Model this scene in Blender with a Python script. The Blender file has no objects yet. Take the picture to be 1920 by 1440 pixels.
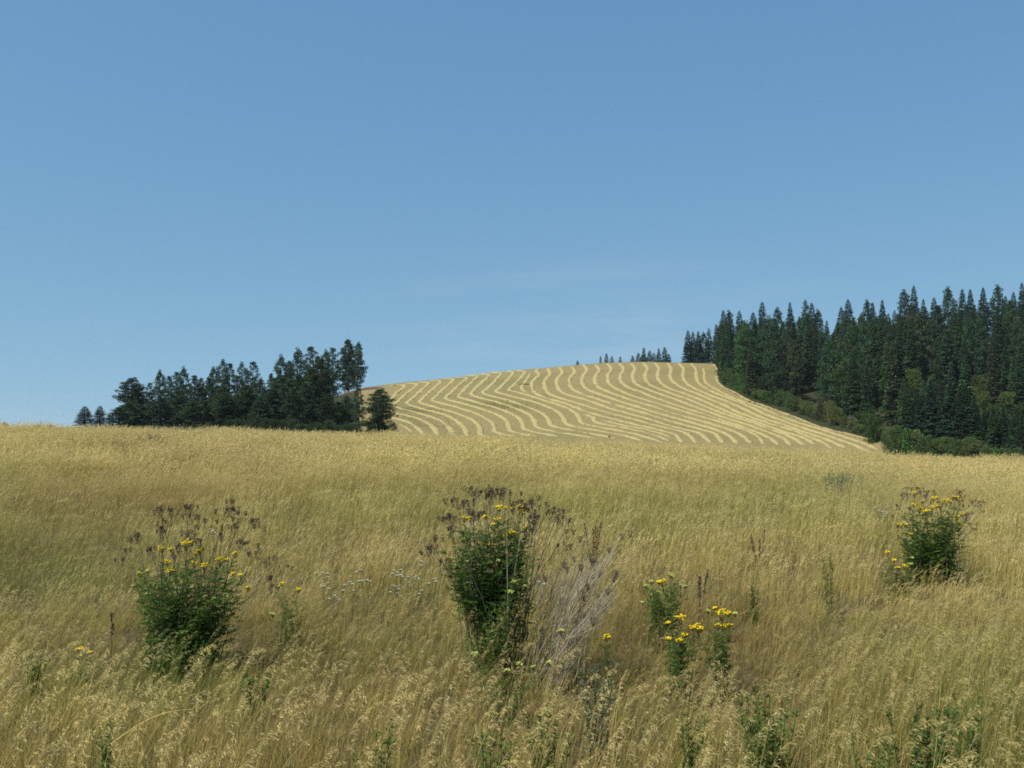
import bpy, math, random
import numpy as np
from mathutils import Vector, Matrix

R = math.radians
rng = np.random.default_rng(7)
random.seed(7)
scene = bpy.context.scene
COL = scene.collection

# ------------------------------------------------------------------ camera
F = 1884.0                      # focal length in photo pixels (1920 wide)
CAM = np.array([0.0, 0.0, 1.7])
PITCH = math.atan(94.0 / F)
cd = bpy.data.cameras.new('camera')
cam = bpy.data.objects.new('camera', cd)
COL.objects.link(cam)
cd.sensor_width = 36.0
cd.lens = 36.0 * F / 1920.0
cd.clip_start = 0.05
cd.clip_end = 20000
cam.location = CAM
cam.rotation_euler = (math.pi / 2 + PITCH, 0, 0)
scene.camera = cam

# ------------------------------------------------------------------ sky and sun
SUN_EL = R(56)
SUN_AZ = math.atan2(-0.80, -0.60)       # measured from +Y towards +X
world = bpy.data.worlds.new('World')
scene.world = world
world.use_nodes = True
wn = world.node_tree
for n in list(wn.nodes):
    wn.nodes.remove(n)
sky = wn.nodes.new('ShaderNodeTexSky')
sky.sky_type = 'NISHITA'
sky.sun_disc = False
sky.sun_elevation = SUN_EL
sky.sun_rotation = SUN_AZ
sky.altitude = 800
sky.air_density = 1.0
sky.dust_density = 0.3
sky.ozone_density = 2.0
bg = wn.nodes.new('ShaderNodeBackground')
bg.inputs['Strength'].default_value = 0.14
wo = wn.nodes.new('ShaderNodeOutputWorld')
tc = wn.nodes.new('ShaderNodeTexCoord')
up = wn.nodes.new('ShaderNodeVectorMath'); up.inputs[1].default_value = (0, 0, 0.14)   # horizon glow kept low, as in thin summer air
wn.links.new(tc.outputs['Generated'], up.inputs[0])
nz = wn.nodes.new('ShaderNodeVectorMath'); nz.operation = 'NORMALIZE'
wn.links.new(up.outputs[0], nz.inputs[0]); wn.links.new(nz.outputs[0], sky.inputs[0])
wb = wn.nodes.new('ShaderNodeVectorMath'); wb.operation = 'MULTIPLY'; wb.inputs[1].default_value = (0.12, 0.138, 0.135)
wn.links.new(sky.outputs[0], wb.inputs[0])
gm = wn.nodes.new('ShaderNodeVectorMath'); gm.operation = 'POWER'; gm.inputs[1].default_value = (0.85, 0.66, 0.40)   # softer range between zenith and horizon
wn.links.new(wb.outputs[0], gm.inputs[0])
sc = wn.nodes.new('ShaderNodeVectorMath'); sc.operation = 'MULTIPLY'; sc.inputs[1].default_value = (0.85 / 0.14, 0.80 / 0.14, 0.765 / 0.14)
wn.links.new(gm.outputs[0], sc.inputs[0])
# a faint wisp of high cloud low over the hill
mp = wn.nodes.new('ShaderNodeMapping'); mp.inputs['Scale'].default_value = (5, 5, 42)
wn.links.new(tc.outputs['Generated'], mp.inputs[0])
cn = wn.nodes.new('ShaderNodeTexNoise'); cn.inputs['Scale'].default_value = 1.0; cn.inputs['Detail'].default_value = 5
wn.links.new(mp.outputs[0], cn.inputs['Vector'])
cr = wn.nodes.new('ShaderNodeMapRange'); cr.inputs[1].default_value = 0.47; cr.inputs[2].default_value = 0.75; cr.inputs[4].default_value = 0.2
wn.links.new(cn.outputs[0], cr.inputs[0])
dw = wn.nodes.new('ShaderNodeVectorMath'); dw.operation = 'DISTANCE'
dm = wn.nodes.new('ShaderNodeVectorMath'); dm.operation = 'MULTIPLY'; dm.inputs[1].default_value = (1, 1, 3.2)
wn.links.new(tc.outputs['Generated'], dm.inputs[0]); wn.links.new(dm.outputs[0], dw.inputs[0]); dw.inputs[1].default_value = (0.08, 0.99, 0.10 * 3.2)
cm = wn.nodes.new('ShaderNodeMapRange'); cm.inputs[1].default_value = 0.30; cm.inputs[2].default_value = 0.05
wn.links.new(dw.outputs['Value'], cm.inputs[0])
cf = wn.nodes.new('ShaderNodeMath'); cf.operation = 'MULTIPLY'
wn.links.new(cr.outputs[0], cf.inputs[0]); wn.links.new(cm.outputs[0], cf.inputs[1])
cx_ = wn.nodes.new('ShaderNodeMix'); cx_.data_type = 'RGBA'; cx_.inputs[7].default_value = (0.62 / 0.14, 0.70 / 0.14, 0.78 / 0.14, 1)
wn.links.new(cf.outputs[0], cx_.inputs[0]); wn.links.new(sc.outputs[0], cx_.inputs[6]); wn.links.new(cx_.outputs[2], bg.inputs[0])
wn.links.new(bg.outputs[0], wo.inputs[0])

sd = bpy.data.lights.new('sun', 'SUN')
sd.energy = 5.0
sd.angle = R(0.5)
sd.color = (1.0, 0.965, 0.89)
sun = bpy.data.objects.new('sun', sd)
COL.objects.link(sun)
sv = Vector((math.sin(SUN_AZ) * math.cos(SUN_EL), math.cos(SUN_AZ) * math.cos(SUN_EL), math.sin(SUN_EL)))
sun.rotation_euler = sv.to_track_quat('Z', 'Y').to_euler()
sun.location = (-60, 20, 80)

scene.view_settings.view_transform = 'Standard'
scene.view_settings.look = 'None'
scene.view_settings.exposure = 0.0
scene.view_settings.gamma = 1.0
scene.cycles.filter_width = 1.8
scene.cycles.use_denoising = False      # keep the fine grain of grass and needles

# ------------------------------------------------------------------ helpers
def ray(px, py):
    """direction of the view through a photo pixel, scaled so that y = 1"""
    a = (px - 960.0) / F
    b = -(py - 720.0) / F
    c, s = math.cos(PITCH), math.sin(PITCH)
    y = c - b * s
    z = s + b * c
    return a / y, z / y

def at(px, py, Y):
    u, w = ray(px, py)
    return np.array([u * Y, Y, CAM[2] + w * Y])

def tag(o, label=None, cat=None, group=None, kind=None):
    if label: o['label'] = label
    if cat: o['category'] = cat
    if group: o['group'] = group
    if kind: o['kind'] = kind
    return o

def empty(name, loc=(0, 0, 0)):
    o = bpy.data.objects.new(name, None)
    o.empty_display_size = 0.2
    COL.objects.link(o)
    o.location = [float(v) for v in loc]
    return o

class MB:
    """collects vertices and faces (tris and quads)"""
    def __init__(self):
        self.v, self.q, self.t, self.qm, self.tm, self.n = [], [], [], [], [], 0
    def add(self, verts, quads=None, tris=None, mat=0):
        verts = np.asarray(verts, dtype=np.float64).reshape(-1, 3)
        if quads is not None and len(quads):
            quads = np.asarray(quads, dtype=np.int64).reshape(-1, 4)
            self.q.append(quads + self.n); self.qm.append(np.full(len(quads), mat))
        if tris is not None and len(tris):
            tris = np.asarray(tris, dtype=np.int64).reshape(-1, 3)
            self.t.append(tris + self.n); self.tm.append(np.full(len(tris), mat))
        self.v.append(verts); self.n += len(verts)
    def mesh(self, name, mats, smooth=False):
        v = np.concatenate(self.v) if self.v else np.zeros((0, 3))
        q = np.concatenate(self.q) if self.q else np.zeros((0, 4), int)
        t = np.concatenate(self.t) if self.t else np.zeros((0, 3), int)
        mi = np.concatenate([*self.qm, *self.tm]).astype(np.int32)
        me = bpy.data.meshes.new(name)
        me.vertices.add(len(v)); me.vertices.foreach_set('co', v.astype(np.float32).ravel())
        me.loops.add(q.size + t.size)
        me.loops.foreach_set('vertex_index', np.concatenate([q.ravel(), t.ravel()]).astype(np.int32))
        me.polygons.add(len(q) + len(t))
        st = np.concatenate([np.arange(len(q)) * 4, q.size + np.arange(len(t)) * 3]).astype(np.int32)
        me.polygons.foreach_set('loop_start', st)
        me.polygons.foreach_set('material_index', mi)
        if smooth: me.polygons.foreach_set('use_smooth', np.ones(len(mi), dtype=bool))
        for m in mats: me.materials.append(m)
        me.update(calc_edges=True)
        me.validate()
        return me
    def build(self, name, mats, parent=None, loc=(0, 0, 0), smooth=False):
        if not isinstance(mats, (list, tuple)): mats = [mats]
        o = bpy.data.objects.new(name, self.mesh(name, mats, smooth))
        COL.objects.link(o)
        o.location = [float(x) for x in loc]
        if parent: o.parent = parent
        return o

def norm(a):
    return a / np.maximum(np.linalg.norm(a, axis=-1, keepdims=True), 1e-9)

def leaves(mb, c, d, L, W, mat=0, roll=None, bend=0.0):
    """rhombic leaves: base c, direction d, length L, width W"""
    c = np.asarray(c, float).reshape(-1, 3); n = len(c)
    d = norm(np.asarray(d, float).reshape(-1, 3))
    L = np.broadcast_to(np.asarray(L, float), (n,))[:, None]
    W = np.broadcast_to(np.asarray(W, float), (n,))[:, None]
    r = norm(rng.normal(size=(n, 3))) if roll is None else norm(np.broadcast_to(roll, (n, 3)) + 0.35 * rng.normal(size=(n, 3)))
    s = norm(np.cross(d, r))
    nn = np.cross(s, d)
    mid = c + d * L * 0.45
    V = np.stack([c, mid + s * W * 0.5 + nn * bend * L, c + d * L, mid - s * W * 0.5 + nn * bend * L], 1)
    mb.add(V.reshape(-1, 3), quads=np.arange(n * 4).reshape(n, 4), mat=mat)

def tube(mb, pts, rad, sides=4, mat=0, cap=True):
    pts = np.asarray(pts, float); n = len(pts)
    rad = np.broadcast_to(np.asarray(rad, float), (n,))
    tg = norm(np.gradient(pts, axis=0))
    ref = np.array([0.31, 0.87, 0.2]) if abs(tg[0][1]) < 0.8 else np.array([1.0, 0.1, 0.2])
    a = norm(np.cross(tg, ref)); b = np.cross(tg, a)
    an = np.arange(sides) / sides * 2 * np.pi
    V = pts[:, None] + rad[:, None, None] * (a[:, None] * np.cos(an)[None, :, None] + b[:, None] * np.sin(an)[None, :, None])
    i = np.arange(n - 1)[:, None] * sides; k = np.arange(sides)[None]
    k2 = (k + 1) % sides
    Q = np.stack([i + k, i + k2, i + sides + k2, i + sides + k], -1).reshape(-1, 4)
    mb.add(V.reshape(-1, 3), quads=Q, mat=mat)

def ribbon(mb, pts, w, side, mat=0):
    pts = np.asarray(pts, float); n = len(pts)
    w = np.broadcast_to(np.asarray(w, float), (n,))[:, None]
    V = np.concatenate([pts - side * w * 0.5, pts + side * w * 0.5])
    i = np.arange(n - 1)
    mb.add(V, quads=np.stack([i, i + n, i + n + 1, i + 1], -1), mat=mat)

def blob(mb, c, r, mat=0, seg=6, squash=0.7):
    """small faceted dome-like lump"""
    an = np.arange(seg) / seg * 2 * np.pi
    ring = np.stack([np.cos(an), np.sin(an), np.zeros(seg)], 1) * r
    V = np.concatenate([[[0, 0, r * squash]], ring * 0.75 + [0, 0, r * squash * 0.62], ring, [[0, 0, -r * squash * 0.8]]]) + c
    k = np.arange(seg); k2 = (k + 1) % seg
    T = [np.stack([np.zeros(seg, int), 1 + k, 1 + k2], 1), np.stack([np.full(seg, 1 + 2 * seg), 1 + seg + k2, 1 + seg + k], 1)]
    Q = np.stack([1 + k, 1 + seg + k, 1 + seg + k2, 1 + k2], 1)
    mb.add(V, quads=Q, tris=np.concatenate(T), mat=mat)

def smooth_noise(x, y, scale, seed):
    """value noise in -1..1"""
    g = np.random.default_rng(seed).uniform(-1, 1, (64, 64))
    a = np.asarray(x, float) / scale + 1000.3; b = np.asarray(y, float) / scale + 1000.7
    i = np.floor(a).astype(int); j = np.floor(b).astype(int)
    fx = a - i; fy = b - j
    fx = fx * fx * (3 - 2 * fx); fy = fy * fy * (3 - 2 * fy)
    G = lambda p, q: g[p % 64, q % 64]
    return (G(i, j) * (1 - fx) + G(i + 1, j) * fx) * (1 - fy) + (G(i, j + 1) * (1 - fx) + G(i + 1, j + 1) * fx) * fy

def pchip(x, y, xi):
    x = np.asarray(x, float); y = np.asarray(y, float)
    h = np.diff(x); dl = np.diff(y) / h
    m = np.zeros(len(x)); m[0] = dl[0]; m[-1] = dl[-1]
    for k in range(1, len(x) - 1):
        if dl[k - 1] * dl[k] > 0:
            w1 = 2 * h[k] + h[k - 1]; w2 = h[k] + 2 * h[k - 1]
            m[k] = (w1 + w2) / (w1 / dl[k - 1] + w2 / dl[k])
    i = np.clip(np.searchsorted(x, xi) - 1, 0, len(h) - 1)
    t = (xi - x[i]) / h[i]
    return (y[i] * (2 * t**3 - 3 * t**2 + 1) + h[i] * m[i] * (t**3 - 2 * t**2 + t)
            + y[i + 1] * (-2 * t**3 + 3 * t**2) + h[i] * m[i + 1] * (t**3 - t**2))

# ------------------------------------------------------------------ terrain heights
cx = np.array([-2600, -800, -400, 0, 150, 400, 560, 640, 685, 800, 1000, 1180, 1340, 1450, 1600, 1760, 1920, 2300, 4600], float)
y_ridge = np.array([835, 835, 830, 812, 800, 778, 757, 742, 727, 713.5, 692.5, 680, 682, 684, 674, 656, 640, 625, 640], float)
Y_ridge = np.array([300, 300, 300, 300, 300, 320, 335, 340, 350, 370, 390, 400, 400, 400, 400, 390, 380, 380, 380], float)
Y_foot = np.array([200, 200, 200, 200, 200, 200, 203, 205, 205, 210, 215, 218, 222, 222, 220, 205, 190, 180, 180], float)
y_grass = np.array([790, 790, 790, 797, 799, 803, 807, 809.5, 811, 814, 822, 829.5, 837.5, 843, 850, 855, 858.5, 862, 862], float)
GRASS_H = 0.82
Y_CREST = 46.0
ucol = np.array([ray(x, 780)[0] for x in cx])
NU, NYG = 620, 330
ug = np.concatenate([np.linspace(-1.9, -0.66, 40)[:-1], np.linspace(-0.66, 0.66, NU - 78), np.linspace(0.66, 1.9, 40)[1:]])
yg = np.concatenate([np.linspace(0.3, 60, 110)[:-1], np.linspace(60, 200, 40)[:-1], np.linspace(200, 460, 140)[:-1], np.geomspace(460, 9000, NYG - 287)])
NU, NYG = len(ug), len(yg)
def zpix(y, Y):
    return CAM[2] + np.array([ray(960, v)[1] for v in np.atleast_1d(y)]) * Y
Zg = np.zeros((NU, NYG))
i_ridge = pchip(ucol, y_ridge, ug); i_Yr = pchip(ucol, Y_ridge, ug)
i_foot = pchip(ucol, Y_foot, ug); i_gr = pchip(ucol, y_grass, ug)
for k in range(NU):
    yr, Yr, Yf, yy = i_ridge[k], i_Yr[k], i_foot[k], i_gr[k]
    zc = zpix(yy, Y_CREST)[0] - GRASS_H
    zr = zpix(yr, Yr)[0]
    zf = zpix(yy + 5, Yf)[0]
    Ym = 0.5 * (Yf + Yr)
    zm = zf + (zr - zf) * 0.52 + 0.3
    X = [0, 6, 12, 28, Y_CREST, 62, 110, Yf, Ym, Yr - 22, Yr, Yr + 50, Yr + 250, 1500, 9001]
    zm2 = zf + (zr - zf) * ((Yr - 22 - Yf) / (Yr - Yf)) + 1.1
    Z = [0, 0, 0.02, zc * 0.55, zc, zc - 0.55, min(zc - 2.2, zf - 1.5), zf, zm, min(zm2, zr - 0.35), zr, zr - 2.0, zr - 26, -60, -200]
    Zg[k] = pchip(X, Z, yg)
XX = ug[:, None] * yg[None]; YY = np.broadcast_to(yg[None], XX.shape)
near = np.clip((70 - YY) / 20, 0, 1)
Zg += near * 0.05 * smooth_noise(XX, YY, 2.3, 3)
far = np.clip((YY - 180) / 40, 0, 1) * np.clip((700 - YY) / 100, 0, 1)
Zg += far * (0.22 * smooth_noise(XX, YY, 19.0, 4))

def H(X, Y):
    X = np.asarray(X, float); Y = np.maximum(np.asarray(Y, float), 0.31)
    u = np.clip(X / Y, ug[0], ug[-1])
    i = np.clip(np.searchsorted(ug, u) - 1, 0, NU - 2); j = np.clip(np.searchsorted(yg, Y) - 1, 0, NYG - 2)
    a = (u - ug[i]) / (ug[i + 1] - ug[i]); b = (Y - yg[j]) / (yg[j + 1] - yg[j])
    return (Zg[i, j] * (1 - a) + Zg[i + 1, j] * a) * (1 - b) + (Zg[i, j + 1] * (1 - a) + Zg[i + 1, j + 1] * a) * b

YS = np.linspace(150, 470, 1600)
def hit(px, py, lo=150):
    """where the view through a pixel meets the far terrain"""
    u, w = ray(px, py)
    ys = YS[YS >= lo]
    d = H(u * ys, ys) - (CAM[2] + w * ys)
    k = np.where(d >= 0)[0]
    k = k[0] if len(k) else int(np.argmax(d))
    return np.array([u * ys[k], ys[k], H(u * ys[k], ys[k])])

# ------------------------------------------------------------------ materials
def new_mat(name):
    m = bpy.data.materials.new(name); m.use_nodes = True
    nt = m.node_tree
    for n in list(nt.nodes): nt.nodes.remove(n)
    return m, nt, nt.nodes, nt.links

def rgba(c): return (c[0], c[1], c[2], 1.0)

def noise_node(nt, scale, detail=4, rough=0.6, coord=None):
    n = nt.nodes.new('ShaderNodeTexNoise')
    n.inputs['Scale'].default_value = scale; n.inputs['Detail'].default_value = detail
    n.inputs['Roughness'].default_value = rough
    if coord is not None: nt.links.new(coord, n.inputs['Vector'])
    return n

def ramp(nt, fac, stops):
    r = nt.nodes.new('ShaderNodeValToRGB')
    e = r.color_ramp.elements
    while len(e) < len(stops): e.new(0.5)
    for k, (p, c) in enumerate(stops):
        e[k].position = p; e[k].color = rgba(c)
    nt.links.new(fac, r.inputs[0])
    return r

def mix(nt, fac, a, b, mode='MIX'):
    m = nt.nodes.new('ShaderNodeMix'); m.data_type = 'RGBA'; m.blend_type = mode
    for s, v in ((m.inputs[0], fac), (m.inputs[6], a), (m.inputs[7], b)):
        if hasattr(v, 'is_output'): nt.links.new(v, s)
        elif isinstance(v, (int, float)): s.default_value = v
        else: s.default_value = rgba(v)
    return m.outputs[2]

def ground_mat(name, stops, scale, bump=0.3, big=None, fine=None):
    m, nt, N, Lk = new_mat(name)
    geo = N.new('ShaderNodeNewGeometry')
    n1 = noise_node(nt, scale, 6, 0.65, geo.outputs['Position'])
    c = ramp(nt, n1.outputs[0], stops).outputs[0]
    if big:
        nb = noise_node(nt, big[0], 3, 0.5, geo.outputs['Position'])
        f = ramp(nt, nb.outputs[0], [(big[1], (0, 0, 0)), (big[2], (1, 1, 1))])
        c = mix(nt, f.outputs[0], c, big[3])
    if fine:
        nf = noise_node(nt, fine[0], 2, 0.5, geo.outputs['Position'])
        f = ramp(nt, nf.outputs[0], [(fine[1], (0, 0, 0)), (fine[2], (1, 1, 1))])
        c = mix(nt, f.outputs[0], c, fine[3])
    b = N.new('ShaderNodeBsdfPrincipled'); b.inputs['Roughness'].default_value = 0.95
    b.inputs['Specular IOR Level'].default_value = 0.1
    bp = N.new('ShaderNodeBump'); bp.inputs['Strength'].default_value = bump; bp.inputs['Distance'].default_value = 0.2
    nb2 = noise_node(nt, scale * 3, 4, 0.6, geo.outputs['Position'])
    Lk.new(nb2.outputs[0], bp.inputs['Height']); Lk.new(bp.outputs[0], b.inputs['Normal'])
    Lk.new(c, b.inputs['Base Color'])
    o = N.new('ShaderNodeOutputMaterial'); Lk.new(b.outputs[0], o.inputs[0])
    return m

def leaf_mat(name, base, vary=0.35, transl=0.3, use_obj=False, tint=None, hue=0.0, scale=3.0, rough=0.7, spec=0.15):
    """diffuse + translucent foliage; base colour varied by noise in space; TINT: (attribute, colour) blended in per instance"""
    m, nt, N, Lk = new_mat(name)
    geo = N.new('ShaderNodeNewGeometry')
    if use_obj:
        oi = N.new('ShaderNodeObjectInfo'); col = oi.outputs['Color']
    else:
        rg = N.new('ShaderNodeRGB'); rg.outputs[0].default_value = rgba(base); col = rg.outputs[0]
    n1 = noise_node(nt, scale, 3, 0.7, geo.outputs['Position'])
    lo = tuple(1 - vary for _ in range(3)); hi = (1 + vary * (1 + hue), 1 + vary, 1 + vary * 0.6)
    mr = N.new('ShaderNodeMapRange'); mr.inputs[1].default_value = 0.3; mr.inputs[2].default_value = 0.7
    Lk.new(n1.outputs[0], mr.inputs[0])
    f = mix(nt, mr.outputs[0], lo, hi)
    col = mix(nt, 1.0, col, f, 'MULTIPLY')
    if tint:
        for an, tc in tint:
            at_ = N.new('ShaderNodeAttribute'); at_.attribute_type = 'INSTANCER'; at_.attribute_name = an
            col = mix(nt, at_.outputs['Fac'], col, tc)
    # each leaf or stalk its own shade
    isl = N.new('ShaderNodeMapRange'); isl.inputs[3].default_value = 0.72; isl.inputs[4].default_value = 1.28
    Lk.new(geo.outputs['Random Per Island'], isl.inputs[0])
    cmb = N.new('ShaderNodeVectorMath'); cmb.operation = 'SCALE'
    Lk.new(col, cmb.inputs[0]); Lk.new(isl.outputs[0], cmb.inputs[3])
    col = cmb.outputs[0]
    b = N.new('ShaderNodeBsdfPrincipled'); b.inputs['Roughness'].default_value = rough
    b.inputs['Specular IOR Level'].default_value = spec
    Lk.new(col, b.inputs['Base Color'])
    o = N.new('ShaderNodeOutputMaterial')
    if transl > 0:
        t = N.new('ShaderNodeBsdfTranslucent'); Lk.new(col, t.inputs[0])
        mx = N.new('ShaderNodeMixShader'); mx.inputs[0].default_value = transl
        Lk.new(b.outputs[0], mx.inputs[1]); Lk.new(t.outputs[0], mx.inputs[2]); Lk.new(mx.outputs[0], o.inputs[0])
    else:
        Lk.new(b.outputs[0], o.inputs[0])
    return m

M_litter = ground_mat('dry_litter', [(0.3, (0.06, 0.045, 0.02)), (0.55, (0.12, 0.09, 0.04)), (0.75, (0.2, 0.16, 0.075))], 9.0, 0.5)
M_stubble = ground_mat('stubble', [(0.3, (0.205, 0.155, 0.062)), (0.5, (0.262, 0.20, 0.082)), (0.72, (0.31, 0.24, 0.102))], 0.9, 0.5,
                       big=(0.035, 0.5, 0.75, (0.18, 0.155, 0.058)), fine=(4.0, 0.52, 0.68, (0.30, 0.245, 0.115)))
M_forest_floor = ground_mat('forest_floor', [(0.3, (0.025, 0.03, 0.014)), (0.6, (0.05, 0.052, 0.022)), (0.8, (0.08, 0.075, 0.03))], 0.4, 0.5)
M_straw = ground_mat('straw', [(0.3, (0.34, 0.27, 0.105)), (0.55, (0.44, 0.36, 0.15)), (0.75, (0.52, 0.435, 0.20))], 2.2, 0.6)
M_regrow = leaf_mat('green_regrowth', (0.11, 0.14, 0.045), 0.3, 0.2)
M_bark = ground_mat('bark', [(0.3, (0.05, 0.035, 0.025)), (0.6, (0.11, 0.075, 0.05)), (0.8, (0.17, 0.12, 0.08))], 3.0, 0.6)
M_redsoil = ground_mat('red_soil', [(0.3, (0.08, 0.04, 0.026)), (0.6, (0.13, 0.065, 0.04)), (0.8, (0.18, 0.105, 0.06))], 1.2, 0.6)
M_needles = leaf_mat('needles', (0.03, 0.05, 0.025), 0.35, 0.2, use_obj=True, scale=0.35)
M_shrubleaf = leaf_mat('shrub_leaf', (0.05, 0.08, 0.03), 0.4, 0.25, use_obj=True, scale=0.8)

# ------------------------------------------------------------------ the ground, in three sheets that share their edges
edge_px = np.array([(1338, 676), (1345, 694), (1344, 707), (1347, 717), (1358, 727), (1377, 738), (1406, 754), (1440, 763.5), (1463, 773), (1492, 784),
                    (1526, 796), (1560, 806), (1600, 817), (1632, 825), (1655, 831), (1672, 838), (1690, 846)], float)
edge_xy = np.array([hit(*p) for p in edge_px])
e_u = edge_xy[:, 0] / edge_xy[:, 1]
def edge_Y(u):
    """depth at which the field gives way to forest along a column"""
    o = np.argsort(e_u)
    return np.interp(u, e_u[o], edge_xy[o, 1], left=1e9)
cu = 0.25 * (ug[:-1, None] + ug[1:, None]) * 2 + 0 * yg[None, :-1]
cyy = 0.5 * (yg[None, :-1] + yg[None, 1:]) + 0 * cu
kind = np.zeros(cu.shape, int)
kind[cyy > 150] = 1
ed = edge_Y(cu)
kind[(cyy > ed) & (cyy > 150)] = 2
kind[(cu > ray(1690, 846)[0]) & (cyy > 150)] = 2
kind[(cu > ray(1338, 681)[0]) & (cyy > 402)] = 2
u_grove = ray(672, 740)[0]
kind[(cu < u_grove) & (cyy > 185)] = 2
P3 = np.stack([XX, YY, Zg], -1).reshape(-1, 3)
ii, jj = np.meshgrid(np.arange(NU - 1), np.arange(NYG - 1), indexing='ij')
Q = np.stack([ii * NYG + jj, (ii + 1) * NYG + jj, (ii + 1) * NYG + jj + 1, ii * NYG + jj + 1], -1)
for kv, nm, mt in ((0, 'meadow_ground', M_litter), (1, 'hill', M_stubble), (2, 'forest_floor', M_forest_floor)):
    q = Q[kind == kv]
    idx, inv = np.unique(q.ravel(), return_inverse=True)
    mb = MB(); mb.add(P3[idx], quads=inv.reshape(-1, 4))
    tag(mb.build(nm, mt, smooth=True), kind='structure')

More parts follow.
